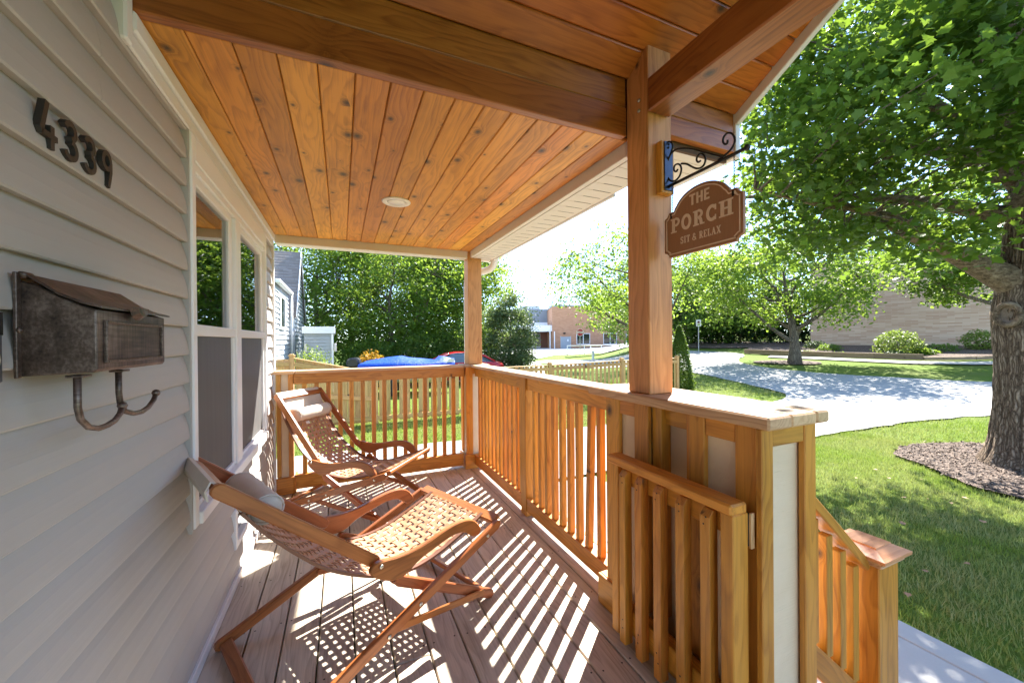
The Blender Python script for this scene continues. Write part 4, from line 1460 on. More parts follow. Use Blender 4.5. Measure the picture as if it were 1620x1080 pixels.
GLY = {
    'P': (0.78, [([(0.24, 0), (0.24, 1)], 0.24), ser(0.02, 0.5, 0.045), ser(0.02, 0.4, 0.955), (arc(0.42, 0.72, 0.27, 0.235, 90, -90, 10), 0.16), ([(0.24, 0.955), (0.43, 0.955)], 0.1), ([(0.24, 0.485), (0.43, 0.485)], 0.1)]),
    'O': (0.84, [(arc(0.42, 0.5, 0.30, 0.43, 0, 360, 22), 0.2)]),
    'R': (0.86, [([(0.24, 0), (0.24, 1)], 0.24), ser(0.02, 0.46, 0.045), ser(0.02, 0.4, 0.955), (arc(0.42, 0.73, 0.25, 0.225, 90, -90, 10), 0.16), ([(0.24, 0.955), (0.43, 0.955)], 0.1), ([(0.24, 0.505), (0.43, 0.505)], 0.1), ([(0.46, 0.5), (0.60, 0.34), (0.64, 0.04)], 0.2), ser(0.56, 0.86, 0.045)]),
    'C': (0.80, [(arc(0.44, 0.5, 0.31, 0.43, 48, 312, 18), 0.2), ([(0.68, 0.64), (0.68, 0.98)], 0.1), ([(0.68, 0.02), (0.68, 0.34)], 0.08)]),
    'H': (0.96, [([(0.24, 0), (0.24, 1)], 0.24), ([(0.72, 0), (0.72, 1)], 0.24), ([(0.24, 0.5), (0.72, 0.5)], 0.12), ser(0.02, 0.46, 0.045), ser(0.02, 0.46, 0.955), ser(0.5, 0.94, 0.045), ser(0.5, 0.94, 0.955)]),
    'T': (0.62, [([(0.31, 0), (0.31, 1)], 0.2), ([(0.0, 0.92), (0.62, 0.92)], 0.16)]),
    'h': (0.66, [([(0.1, 0), (0.1, 1)], 0.2), ([(0.54, 0), (0.54, 1)], 0.2), ([(0.1, 0.52), (0.54, 0.52)], 0.16)]),
    'E': (0.54, [([(0.1, 0), (0.1, 1)], 0.2), ([(0.1, 0.92), (0.5, 0.92)], 0.16), ([(0.1, 0.5), (0.44, 0.5)], 0.15), ([(0.1, 0.08), (0.5, 0.08)], 0.16)]),
    's': (0.62, [(arc(0.31, 0.74, 0.2, 0.2, 30, 250, 10) + arc(0.31, 0.27, 0.21, 0.22, 80, -150, 12), 0.15), ([(0.53, 0.66), (0.53, 0.98)], 0.06), ([(0.09, 0.02), (0.09, 0.34)], 0.06)]),
    'i': (0.42, [([(0.2, 0), (0.2, 1)], 0.17), ser(0.03, 0.37, 0.04), ser(0.03, 0.37, 0.96)]),
    't': (0.66, [([(0.33, 0), (0.33, 1)], 0.17), ser(0.16, 0.5, 0.04), ([(0.02, 0.95), (0.64, 0.95)], 0.1), ([(0.05, 0.74), (0.05, 0.98)], 0.06), ([(0.61, 0.74), (0.61, 0.98)], 0.06)]),
    '&': (0.78, [(arc(0.33, 0.77, 0.16, 0.18, -50, 230, 12) + [(0.70, 0.04)], 0.12), ([(0.22, 0.60)] + arc(0.31, 0.25, 0.25, 0.22, 130, 360, 12) + [(0.62, 0.46)], 0.12)]),
    'r': (0.70, [([(0.18, 0), (0.18, 1)], 0.17), ser(0.02, 0.34, 0.04), (arc(0.34, 0.74, 0.2, 0.22, 90, -90, 9), 0.13), ser(0.02, 0.36, 0.96), ([(0.18, 0.52), (0.36, 0.52)], 0.09), ([(0.36, 0.5), (0.58, 0.04)], 0.15), ser(0.48, 0.7, 0.04)]),
    'e': (0.62, [([(0.18, 0), (0.18, 1)], 0.17), ser(0.02, 0.56, 0.04), ser(0.02, 0.56, 0.96), ([(0.18, 0.5), (0.46, 0.5)], 0.09), ([(0.55, 0.0), (0.55, 0.26)], 0.06), ([(0.55, 0.74), (0.55, 1.0)], 0.06)]),
    'l': (0.60, [([(0.18, 0), (0.18, 1)], 0.17), ser(0.02, 0.56, 0.04), ser(0.02, 0.36, 0.96), ([(0.55, 0.0), (0.55, 0.3)], 0.06)]),
    'a': (0.76, [([(0.14, 0.02), (0.38, 0.98)], 0.10), ([(0.38, 0.98), (0.62, 0.02)], 0.18), ([(0.22, 0.34), (0.55, 0.34)], 0.09), ser(0.0, 0.27, 0.04), ser(0.48, 0.78, 0.04)]),
    'x': (0.74, [([(0.14, 0.02), (0.60, 0.98)], 0.09), ([(0.14, 0.98), (0.60, 0.02)], 0.18), ser(0.0, 0.28, 0.04), ser(0.46, 0.74, 0.04), ser(0.0, 0.28, 0.96), ser(0.46, 0.74, 0.96)]),
    ' ': (0.30, []),
}


def write(text, cx, base, h, width, parent):
    tot = sum(GLY[c][0] + 0.10 for c in text) - 0.10
    sx = width / tot
    x = cx - width / 2
    for c in text:
        wd, st_ = GLY[c]
        if st_:
            me = stroke_mesh('letter', scaled(st_, sx, h, 0, 0, (sx + h) / 2), 0.0014, M_LETTER, 0.00006)
            link('letter', me, MS @ Matrix.Translation((x, base, 0.0072)), parent)
        x += (wd + 0.10) * sx


write('ThE', 0.0, 0.184, 0.042, 0.092, sg)
write('PORCH', 0.0, 0.098, 0.058, 0.282, sg)
write('sit & relax', 0.0, 0.045, 0.027, 0.182, sg)
for u in (-0.139, 0.139):
    V, F = [], []
    z = 1.648 + 0.178
    y = 1.066 - u
    i = 0
    while z < 1.952:
        lk = [(SX + 0.0028 * math.cos(a) * (i % 2), y + 0.0028 * math.cos(a) * (1 - i % 2), z + 0.006 + 0.0062 * math.sin(a)) for a in np.linspace(0, 2 * math.pi, 11)]
        v, f = tube_arrays(lk, [0.0009] * 11, 5, False)
        F += [tuple(a + len(V) for a in q) for q in f]
        V += v
        z += 0.0098
        i += 1
    c_ = link('chain', mixed_mesh('chain', V, F, M_IRON), None, sg)
    c_['kind'] = 'stuff'
    board('hanger_tab', SX - 0.0085, SX + 0.0085, y - 0.005, y + 0.005, 1.648 + 0.160, 1.648 + 0.182, 'z', M_IRON, sg, 0.001)

# ================================================================== vegetation helpers
def bark_mat(name, c0, c1, sc=(26, 26, 5), strength=1.0, dist=0.02):
    k = Mat(name)
    p = k.n('TexCoord').outputs['Object']
    q = k.vmath('MULTIPLY', p, sc)
    v = k.n('TexVoronoi', {'feature': 'DISTANCE_TO_EDGE'}, Vector=k.vmath('ADD', q, k.vmath('SCALE', k.n('TexNoise', Vector=p, Scale=7.0, Detail=4).outputs['Color'], sc=1.3)), Scale=1.0)
    nz = k.noise(p, 40, 5, 0.7)
    h = k.math('MULTIPLY_ADD', nz, 0.25, k.math('MINIMUM', v.outputs['Distance'], 0.45))
    c = k.ramp(h, [(0.1, tuple(0.35 * a for a in c0)), (0.28, c0), (0.6, c1)])
    c = k.mix(k.math('MULTIPLY', k.noise(p, 2.2, 3), 0.4), c, tuple(0.7 * a for a in c1))
    k.set(Base_Color=c, Roughness=0.9, Specular_IOR_Level=0.15, Normal=k.bump(h, strength, dist))
    return k.m


M_BARK = bark_mat('grey_brown_bark', (0.14, 0.10, 0.068), (0.34, 0.26, 0.185))
M_BARK2 = bark_mat('far_tree_bark', (0.13, 0.10, 0.075), (0.26, 0.205, 0.15), (14, 14, 3), 0.6)
M_MAPLE = leafmat('maple_leaf', (0.040, 0.100, 0.014), (0.11, 0.18, 0.026), (0.20, 0.31, 0.03), 0.5, 0.42)
M_LEAF_A = leafmat('bright_tree_leaf', (0.050, 0.120, 0.018), (0.11, 0.20, 0.030), (0.30, 0.43, 0.05), 0.56)
M_LEAF_B = leafmat('deep_green_leaf', (0.045, 0.105, 0.02), (0.10, 0.18, 0.032), (0.27, 0.40, 0.05), 0.52)
M_LEAF_C = leafmat('grey_green_leaf', (0.05, 0.095, 0.03), (0.13, 0.185, 0.075), (0.16, 0.22, 0.06), 0.4)
M_LEAF_Y = leafmat('yellow_leaf', (0.42, 0.20, 0.015), (0.60, 0.34, 0.03), (0.6, 0.36, 0.03), 0.4)
M_LEAF_L = leafmat('lime_shrub_leaf', (0.13, 0.20, 0.03), (0.27, 0.34, 0.10), (0.3, 0.4, 0.06), 0.4)
M_HEDGE = leafmat('dark_hedge_leaf', (0.016, 0.045, 0.014), (0.04, 0.085, 0.024), (0.06, 0.11, 0.02), 0.3)
M_ARBOR = leafmat('arborvitae_leaf', (0.045, 0.095, 0.012), (0.11, 0.18, 0.022), (0.18, 0.27, 0.03), 0.4)

SIMPLE = (np.array([(0, 0, 0), (-.30, .42, .06), (0, 1.0, -.06), (.30, .42, .06)], np.float32), np.array([(0, 3, 2), (0, 2, 1)]))
_half = [(0.0, 0.0), (0.13, 0.02), (0.34, -0.04), (0.30, 0.14), (0.52, 0.34), (0.34, 0.42), (0.36, 0.62), (0.20, 0.60), (0.12, 0.78), (0.0, 1.0)]
_mv = [(0.0, 0.36, -0.03)] + [(x, y, 0.30 * x * x + (-0.05 if y > 0.8 else 0)) for x, y in _half] + [(-x, y, 0.30 * x * x) for x, y in reversed(_half[1:-1])]
_mf = [(0, i, i + 1) for i in range(1, len(_mv) - 1)] + [(0, len(_mv) - 1, 1)]
MAPLE = (np.array(_mv, np.float32), np.array(_mf))
BLADE = (np.array([(-.5, 0, 0), (.5, 0, 0), (0, 1, 0)], np.float32), np.array([(0, 1, 2)]))


def leaf_frames(n, rng, flat=0.55):
    """random leaf orientations; flat -> 1 keeps blades level"""
    az = rng.uniform(0, 2 * np.pi, n)
    tilt = rng.normal(-0.35, 0.45, n)
    d = np.stack([np.cos(az) * np.cos(tilt), np.sin(az) * np.cos(tilt), np.sin(tilt)], 1)
    upv = np.stack([rng.normal(0, 1 - flat, n), rng.normal(0, 1 - flat, n), np.ones(n) * 0.8], 1)
    s = np.cross(d, upv)
    s /= np.linalg.norm(s, axis=1)[:, None] + 1e-9
    nrm = np.cross(s, d)
    return s, d, nrm


def leaf_verts(pos, size, shape, rng, flat=0.55):
    n = len(pos)
    s, d, nrm = leaf_frames(n, rng, flat)
    L = shape[0]
    sz = np.asarray(size).reshape(-1, 1, 1)
    V = pos[:, None, :] + sz * (L[None, :, 0:1] * s[:, None, :] + L[None, :, 1:2] * d[:, None, :] + L[None, :, 2:3] * nrm[:, None, :])
    k = len(L)
    F = shape[1][None, :, :] + (np.arange(n) * k)[:, None, None]
    return V.reshape(-1, 3), F.reshape(-1, shape[1].shape[1])


def branch_path(a, b, rng, sag=0.0, n=7, wob=0.06):
    a, b = np.array(a, float), np.array(b, float)
    L = np.linalg.norm(b - a)
    pts = []
    w = rng.normal(0, wob * L, (2, 3))
    for i in range(n):
        t = i / (n - 1)
        p = a + (b - a) * t
        p = p + w[0] * math.sin(math.pi * t) * 0.6 + w[1] * math.sin(2 * math.pi * t) * 0.4
        p[2] += sag * L * math.sin(math.pi * t)
        pts.append(tuple(p))
    return pts


def tree(name, label, cat, base, crown_c, crown_r, trunk_r, n_clump, n_leaf, leaf_size, lmat, seed, group=None, bmat=None, clump_r=0.5, shape=SIMPLE, n_limb=9, trunk_top=None, keep=None, zmin=None, flat=0.5, limb_from=0.35, shell=0.55):
    rng = np.random.default_rng(seed)
    bmat = bmat or M_BARK2
    bx, by = base
    bz = ground(bx, by)
    t = thing(name, (bx, by, bz), label, cat, group)
    cc, cr = np.array(crown_c, float), np.array(crown_r, float)
    # clump centres
    d = rng.normal(0, 1, (n_clump * 3, 3))
    d /= np.linalg.norm(d, axis=1)[:, None]
    rr = rng.uniform(shell ** 3, 1, len(d)) ** (1 / 3)
    bumps = np.array([1 + 0.22 * mnoise.noise(Vector(tuple(v * 2.1 + seed))) for v in d])
    C = cc + d * cr * (rr * bumps)[:, None]
    if zmin is not None:
        C = C[C[:, 2] > zmin]
    if keep is not None:
        C = C[keep(C)]
    C = C[:n_clump]
    # trunk
    tt = np.array(trunk_top if trunk_top is not None else (cc[0], cc[1], cc[2] + 0.25 * cr[2]))
    tp = branch_path((bx, by, bz - 0.15), tt, rng, 0, 9, 0.025)
    tr = [trunk_r * (1.45 if i == 0 else 1.12 if i == 1 else 1 - 0.1 * i) for i in range(9)]
    tr = [max(0.02, r) for r in tr]
    V, F = tube_arrays(tp, tr, 12)
    link('trunk', mixed_mesh('trunk', V, F, bmat), None, t)
    # limbs and twigs
    V, F = [], []

    def add(path, radii, n=6):
        v, f = tube_arrays(path, radii, n, False)
        F.extend(tuple(a + len(V) for a in q) for q in f)
        V.extend(v)
    limb_tips = []
    for i in range(n_limb):
        f0 = limb_from + (0.95 - limb_from) * i / max(1, n_limb - 1)
        a = np.array(tp[0]) + (np.array(tp[-1]) - np.array(tp[0])) * f0
        k = int(f0 * 8)
        a = np.array(tp[k])
        az = 2.4 * i + rng.uniform(-.4, .4)
        b = cc + cr * np.array([math.cos(az) * 0.72, math.sin(az) * 0.72, -0.35 + 0.95 * i / n_limb])
        pth = branch_path(a, b, rng, -0.06, 7, 0.05)
        r0 = trunk_r * (0.5 - 0.28 * i / n_limb)
        add(pth, [r0 * (1 - 0.13 * q) for q in range(7)], 7)
        limb_tips += [np.array(p) for p in pth[2:]]
    LT_ = np.array(limb_tips)
    for c in C:
        j = int(np.argmin(np.linalg.norm(LT_ - c, axis=1)))
        add(branch_path(LT_[j], c, rng, 0.03, 4, 0.08), [trunk_r * 0.085, trunk_r * 0.06, trunk_r * 0.04, trunk_r * 0.02], 4)
    bo_ = link('branches', mixed_mesh('branches', V, F, bmat), None, t)
    bo_['kind'] = 'stuff'
    # leaves
    idx = rng.integers(0, len(C), n_leaf)
    g = rng.normal(0, 1, (n_leaf, 3)) * np.array([1, 1, 0.62])
    gl = np.linalg.norm(g, axis=1)[:, None]
    g = g / gl * np.minimum(gl, 2.1) * 0.62
    pos = C[idx] + g * clump_r * rng.uniform(0.7, 1.25, len(C))[idx][:, None]
    if zmin is not None:
        pos = pos[pos[:, 2] > zmin - 0.25]
    V, F = leaf_verts(pos, leaf_size * rng.uniform(0.65, 1.25, len(pos)), shape, rng, flat)
    cw = link('crown', np_mesh('crown', V, F, lmat), None, t)
    cw['kind'] = 'stuff'
    return t


def shrub(name, label, cat, x, y, r, h, n, size, lmat, seed, z0=None, group=None, shape=SIMPLE, cone=False):
    rng = np.random.default_rng(seed)
    bz = ground(x, y) if z0 is None else z0
    t = thing(name, (x, y, bz), label, cat, group)
    u = rng.normal(0, 1, (n, 3))
    u /= np.linalg.norm(u, axis=1)[:, None]
    if cone:
        hh = rng.uniform(0, 1, n) ** 1.25
        prof = np.where(hh < 0.12, 0.75 + hh / 0.12 * 0.25, (1 - (hh - 0.12) / 0.88) ** 0.72)
        az = rng.uniform(0, 2 * np.pi, n)
        rr = r * prof * rng.uniform(0.72, 1.04, n) * (1 + 0.10 * np.sin(az * 5 + hh * 9))
        pos = np.stack([x + rr * np.cos(az), y + rr * np.sin(az), bz + 0.05 + hh * h], 1)
    else:
        rr = rng.uniform(0.5, 1, n) ** 0.5
        bumps = 1 + 0.2 * np.sin(u[:, 0] * 7 + seed) * np.cos(u[:, 1] * 6 + u[:, 2] * 5)
        pos = np.stack([x + u[:, 0] * r * rr * bumps, y + u[:, 1] * r * rr * bumps, bz + h * 0.5 + u[:, 2] * h * 0.5 * rr * bumps], 1)
        pos[:, 2] = np.maximum(pos[:, 2], bz + 0.02)
    V, F = leaf_verts(pos, size * rng.uniform(0.6, 1.3, n), shape, rng, 0.3)
    c = link('foliage', np_mesh('foliage', V, F, lmat), None, t)
    c['kind'] = 'stuff'
    V, F = [], []
    for i in range(7 if not cone else 1):
        a = 2 * math.pi * i / 7
        top = (x + (0 if cone else 0.5 * r * math.cos(a)), y + (0 if cone else 0.5 * r * math.sin(a)), bz + h * (0.85 if cone else 0.6))
        v, f = tube_arrays([(x, y, bz - 0.05), ((x + top[0]) / 2, (y + top[1]) / 2, bz + 0.35 * h), top], [0.03 * r + 0.012, 0.02 * r + 0.008, 0.005], 6)
        F.extend(tuple(b + len(V) for b in q) for q in f)
        V.extend(v)
    s = link('stems', mixed_mesh('stems', V, F, M_BARK2), None, t)
    s['kind'] = 'stuff'
    return t


# ================================================================== the near maple
TX, TY = 9.12, 2.02
mt = thing('maple_tree', (TX, TY, GZ), 'big near maple with ridged trunk and oval branch scar, right edge', 'tree')
NTH, NZ = 120, 150
V = np.zeros((NZ, NTH, 3))
top_h = 7.2
for i in range(NZ):
    u = i / (NZ - 1)
    z = GZ - 0.1 + u * top_h
    hgt = z - GZ
    r0 = 0.315 + 0.12 * math.exp(-max(0, hgt) / 0.2) + 0.05 * math.exp(-((hgt - 2.15) / 0.5) ** 2)
    if hgt > 2.2:
        r0 -= (hgt - 2.2) * 0.035
    cx, cy = TX + 0.03 * math.sin(hgt * 1.1) + 0.02 * hgt, TY - 0.03 * hgt
    for k in range(NTH):
        a = 2 * math.pi * k / NTH
        root = 0.06 * math.exp(-max(0, hgt) / 0.25) * (0.5 + 0.5 * math.sin(a * 5 + 0.7))
        q = Vector((math.cos(a) * 6.0, math.sin(a) * 6.0, z * 1.25))
        w_ = mnoise.noise_vector(q * 0.5) * 0.55
        n1 = mnoise.noise(q + w_)
        n2 = mnoise.noise(q * 2.3 + w_ * 2 + Vector((3, 1, 7)))
        ridge = (1 - abs(n1) * 2.0) * 0.6 + (1 - abs(n2) * 2.0) * 0.4
        r = r0 + root + 0.030 * ridge - 0.012
        V[i, k] = (cx + r * math.cos(a), cy + r * math.sin(a), z)
ii, kk = np.meshgrid(np.arange(NZ - 1), np.arange(NTH), indexing='ij')
F = np.stack([ii * NTH + kk, ii * NTH + (kk + 1) % NTH, (ii + 1) * NTH + (kk + 1) % NTH, (ii + 1) * NTH + kk], -1).reshape(-1, 4)


def maple_bark():
    k = Mat('maple_bark')
    p = k.n('TexCoord').outputs['Object']
    g = k.n('NewGeometry')
    q = k.vmath('MULTIPLY', p, (34, 34, 2.6))
    q = k.vmath('ADD', q, k.vmath('SCALE', k.n('TexNoise', Vector=p, Scale=6.0, Detail=4).outputs['Color'], sc=2.4))
    v = k.n('TexVoronoi', {'feature': 'DISTANCE_TO_EDGE'}, Vector=q, Scale=1.0)
    nz = k.noise(p, 60, 5, 0.7)
    h = k.math('MULTIPLY_ADD', nz, 0.3, k.math('MINIMUM', v.outputs['Distance'], 0.4))
    c = k.ramp(h, [(0.14, (0.06, 0.042, 0.028)), (0.32, (0.20, 0.145, 0.10)), (0.62, (0.38, 0.30, 0.22))])
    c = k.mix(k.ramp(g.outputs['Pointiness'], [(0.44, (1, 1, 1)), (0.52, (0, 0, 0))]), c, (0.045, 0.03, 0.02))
    k.set(Base_Color=c, Roughness=0.92, Specular_IOR_Level=0.12, Normal=k.bump(h, 0.9, 0.025))
    return k.m


M_MBARK = maple_bark()


def limb_bark():
    k = Mat('maple_limb_bark')
    p = k.n('TexCoord').outputs['Object']
    a = k.noise(k.vmath('MULTIPLY', p, (26, 26, 26)), 1.0, 6, 0.7, 0.8)
    b = k.noise(k.vmath('MULTIPLY', p, (5, 9, 22)), 1.0, 5, 0.65, 1.0)
    h = k.math('MULTIPLY_ADD', a, 0.45, k.math('MULTIPLY', b, 0.55))
    c = k.ramp(h, [(0.36, (0.05, 0.036, 0.024)), (0.5, (0.17, 0.122, 0.083)), (0.66, (0.34, 0.265, 0.19))])
    k.set(Base_Color=c, Roughness=0.92, Specular_IOR_Level=0.12, Normal=k.bump(h, 1.0, 0.03))
    return k.m


M_LBARK = limb_bark()
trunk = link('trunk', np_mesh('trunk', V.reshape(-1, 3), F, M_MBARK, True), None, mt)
# oval scar where a limb was cut, facing the porch
sd = Vector((cam_pos.x - TX, cam_pos.y - TY + 4.4, 0)).normalized()
sc_c = Vector((TX, TY, 1.60)) + Vector((0.03, -0.03, 0)) + sd * 0.345
xa = Vector((0, 0, 1)).cross(sd)
MSc = Matrix(((xa.x, 0, sd.x, sc_c.x), (xa.y, 0, sd.y, sc_c.y), (xa.z, 1, sd.z, sc_c.z), (0, 0, 0, 1)))
ring = [(0.115 * math.cos(a), 0.145 * math.sin(a), 0.015) for a in np.linspace(0, 2 * math.pi, 25)]
scar = tube('branch_scar', ring, 0.036, M_LBARK, trunk, 8, MSc)
V2 = [(0.10 * math.cos(a), 0.13 * math.sin(a), 0.012) for a in np.linspace(0, 2 * math.pi, 25)[:-1]] + [(0.05 * math.cos(a), 0.07 * math.sin(a), -0.03) for a in np.linspace(0, 2 * math.pi, 25)[:-1]] + [(0, 0, -0.01)]
F2 = [(i, (i + 1) % 24, 24 + (i + 1) % 24, 24 + i) for i in range(24)] + [(24 + i, 24 + (i + 1) % 24, 48) for i in range(24)]
link('scar_wood', mixed_mesh('scar_wood', V2, F2, plain('grey_scar_wood', (0.20, 0.155, 0.115), 0.9, nscale=40, namt=0.5, bump=0.8, bscale=60, bdist=0.01)), MSc, trunk)
# limbs
rng = np.random.default_rng(42)
limbs = [
    ([(TX, TY, 1.98), (8.70, 2.30, 2.28), (8.3, 2.55, 2.58), (8.0, 2.75, 2.80), (7.96, 2.78, 2.83)], [0.22, 0.14, 0.12, 0.11, 0.10]),
    ([(8.3, 2.55, 2.62), (7.6, 2.9, 3.1), (6.9, 3.3, 3.2), (6.1, 3.75, 3.5)], [0.06, 0.05, 0.035, 0.015]),
    ([(TX, TY, 2.05), (8.75, 2.5, 2.45), (8.45, 2.95, 2.85), (8.2, 3.4, 3.3), (7.9, 4.0, 3.9)], [0.14, 0.075, 0.06, 0.045, 0.02]),
    ([(TX, TY, 3.5), (8.72, 1.95, 4.7), (8.28, 2.0, 5.6), (7.6, 2.15, 6.8)], [0.29, 0.27, 0.25, 0.2]),
    ([(TX, TY, 3.4), (8.5, 2.25, 4.1), (7.7, 2.6, 4.6), (6.9, 2.9, 5.0)], [0.16, 0.10, 0.06, 0.025]),
    ([(TX, TY, 3.0), (8.6, 1.5, 3.9), (8.0, 1.3, 4.7), (7.2, 1.2, 5.5), (6.4, 1.5, 6.3)], [0.22, 0.17, 0.15, 0.13, 0.10]),
    ([(TX, TY, 3.6), (9.4, 2.9, 4.3), (9.3, 3.8, 4.9), (9.0, 4.8, 5.3)], [0.16, 0.11, 0.07, 0.03]),
    ([(TX, TY, 2.9), (8.7, 2.7, 3.3), (8.1, 3.4, 3.55), (7.3, 4.1, 3.7), (6.7, 4.5, 3.7)], [0.14, 0.08, 0.06, 0.04, 0.02]),
    ([(TX, TY, 4.6), (8.6, 2.5, 5.6), (7.9, 3.0, 6.4)], [0.14, 0.09, 0.04]),
    ([(TX, TY, 3.2), (9.9, 2.0, 4.1), (11.0, 1.9, 4.9)], [0.16, 0.11, 0.04]),
]
tips = []
for pth, rr in limbs:
    pp = chaikin_open([(*p, r) for p, r in zip(pth, rr)], 2)
    path = [(p[0], p[1], p[2]) for p in pp]
    tube('limb', path, [p[3] for p in pp], M_LBARK, mt, 14)
    tips += path[3:]
tips = np.array(tips)
cc, cr = np.array([8.9, 2.4, 4.3]), np.array([3.6, 2.55, 2.75])
d = rng.normal(0, 1, (1500, 3))
d /= np.linalg.norm(d, axis=1)[:, None]
rr = rng.uniform(0.30, 1, len(d)) ** 0.5
bumps = np.array([1 + 0.20 * mnoise.noise(Vector(tuple(v * 2.3))) for v in d])
CL = cc + d * cr * (rr * bumps)[:, None]
low = 2.35 + 0.2 * np.sin(CL[:, 0] * 2.1) * np.cos(CL[:, 1] * 1.7)
dtr = np.hypot(CL[:, 0] - TX + 0.3, CL[:, 1] - TY - 0.3)
low = low + 1.35 * np.exp(-(dtr / 1.15) ** 2)
CL = CL[(CL[:, 2] > low)]
vd_ = CL - np.array(cam_pos)
dep_ = np.maximum(0.1, vd_ @ np.array(fw))
high = (vd_[:, 2] / dep_ > 0.92) | (CL[:, 0] > 10.2)  # crown outside the view, thinned below so more sun reaches the lawn
CL = CL[~high | (rng.uniform(0, 1, len(CL)) < 0.25)][:230]
V, F = [], []
for c in CL:
    j = int(np.argmin(np.linalg.norm(tips - c, axis=1)))
    v, f = tube_arrays(branch_path(tips[j], c, rng, 0.04, 5, 0.07), [0.022, 0.015, 0.011, 0.008, 0.004], 5, False)
    F.extend(tuple(a + len(V) for a in q) for q in f)
    V.extend(v)
tw = link('twigs', mixed_mesh('twigs', V, F, M_BARK2), None, mt)
tw['kind'] = 'stuff'
n_leaf = 33000
idx = rng.integers(0, len(CL), n_leaf)
g = rng.normal(0, 1, (n_leaf, 3)) * np.array([1, 1, 0.55])
pos = CL[idx] + np.clip(g, -1.8, 1.8) * 0.27
pos = pos[pos[:, 2] > 2.0]
dist = np.linalg.norm(pos - np.array(cam_pos), axis=1)
order = np.argsort(dist)
dd = (pos - np.array(cam_pos))
ux = (dd @ np.array(rt)) / (dd @ np.array(fw))
uy = dd[:, 2] / (dd @ np.array(fw))
seen = (ux > 0.55) & (ux < 1.3) & (uy < 0.85) & (uy > 0.1)
near = [i for i in order if seen[i]][:260]
mask = np.ones(len(pos), bool)
mask[near] = False
sizes = 0.095 * rng.uniform(0.5, 1.4, len(pos))
V, F = leaf_verts(pos[mask], sizes[mask], MAPLE, rng, 0.5)
cw = link('crown', np_mesh('crown', V, F, M_MAPLE), None, mt)
cw['kind'] = 'stuff'
leaf_me = np_mesh('leaf', MAPLE[0], MAPLE[1], M_MAPLE)
S_, D_, N_ = leaf_frames(len(near), rng, 0.5)
for q, i in enumerate(near):
    s = float(sizes[i])
    a, b, c, p = S_[q] * s, D_[q] * s, N_[q] * s, pos[i]
    link('leaf', leaf_me, Matrix(((a[0], b[0], c[0], p[0]), (a[1], b[1], c[1], p[1]), (a[2], b[2], c[2], p[2]), (0, 0, 0, 1))), mt)

# mulch chips
rng = np.random.default_rng(8)
X, Y = rng.uniform(7.3, 10.7, 9000), rng.uniform(0.4, 3.3, 9000)
m_ = inside(X, Y, MULCH_RING) & (np.hypot(X - TX, Y - TY) > 0.36)
X, Y = X[m_], Y[m_]
pos = np.stack([X, Y, np.full(len(X), GZ + 0.05) + rng.uniform(0, 0.02, len(X))], 1)
CHIP = (np.array([(-.18, 0, 0), (.18, 0.05, 0.05), (.14, 1, 0), (-.14, .9, .04)], np.float32), np.array([(0, 1, 2), (0, 2, 3)]))
V, F = leaf_verts(pos, rng.uniform(0.02, 0.055, len(pos)), CHIP, rng, 0.8)
kmul = Mat('bark_chip')
kmul.set(Base_Color=kmul.mix(kmul.n('NewGeometry').outputs['Random Per Island'], (0.05, 0.03, 0.02), (0.26, 0.19, 0.14)), Roughness=0.9)
chips = link('bark_chips', np_mesh('bark_chips', V, F, kmul.m))
tag(chips, 'loose bark chips on the mulch ring under the maple', 'bark chips', None, 'stuff')

# ================================================================== grass blades
kg = Mat('grass_blade')
gg = kg.n('NewGeometry')
pg = kg.n('TexCoord').outputs['Object']
patch = kg.ramp(kg.math('MULTIPLY_ADD', kg.noise(pg, 5.0, 4), 0.4, kg.math('MULTIPLY', kg.noise(pg, 0.8, 4, 0.6), 0.7)), [(0.46, (0, 0, 0)), (0.62, (1, 1, 1))])
gc = kg.mix(gg.outputs['Random Per Island'], (0.13, 0.20, 0.022), (0.31, 0.40, 0.07))
gdry = kg.mix(gg.outputs['Random Per Island'], (0.30, 0.28, 0.11), (0.52, 0.47, 0.25))
gc = kg.mix(kg.math('MULTIPLY', patch, 0.75), gc, gdry)
kg.set(Base_Color=gc, Roughness=0.6, Specular_IOR_Level=0.25)
gtr = kg.n('BsdfTranslucent', Color=kg.mix(0.5, gc, (0.25, 0.36, 0.04)))
gmx = kg.n('MixShader', Fac=0.35)
kg.t.links.new(kg.b.outputs[0], gmx.inputs[1])
kg.t.links.new(gtr.outputs[0], gmx.inputs[2])
kg.t.links.new(gmx.outputs[0], kg.out.inputs['Surface'])
rng = np.random.default_rng(21)
dring = DRIVE


def blades(n, x0, x1, y0, y1, hgt, wid, ok):
    X, Y = rng.uniform(x0, x1, n), rng.uniform(y0, y1, n)
    m = ok(X, Y) & ~inside(X, Y, dring) & ~inside(X, Y, MULCH_RING)
    X, Y = X[m], Y[m]
    k = len(X)
    az = rng.uniform(0, 2 * np.pi, k)
    lean = rng.uniform(0.05, 0.75, k)
    la = rng.uniform(0, 2 * np.pi, k)
    h = hgt * rng.uniform(0.5, 1.3, k)
    Z = np.array([ground(a, b) for a, b in zip(X, Y)])
    b0 = np.stack([X - wid * np.cos(az), Y - wid * np.sin(az), Z], 1)
    b1 = np.stack([X + wid * np.cos(az), Y + wid * np.sin(az), Z], 1)
    tp_ = np.stack([X + h * lean * np.cos(la), Y + h * lean * np.sin(la), Z + h * np.sqrt(1 - 0.5 * lean ** 2)], 1)
    return np.stack([b0, b1, tp_], 1)


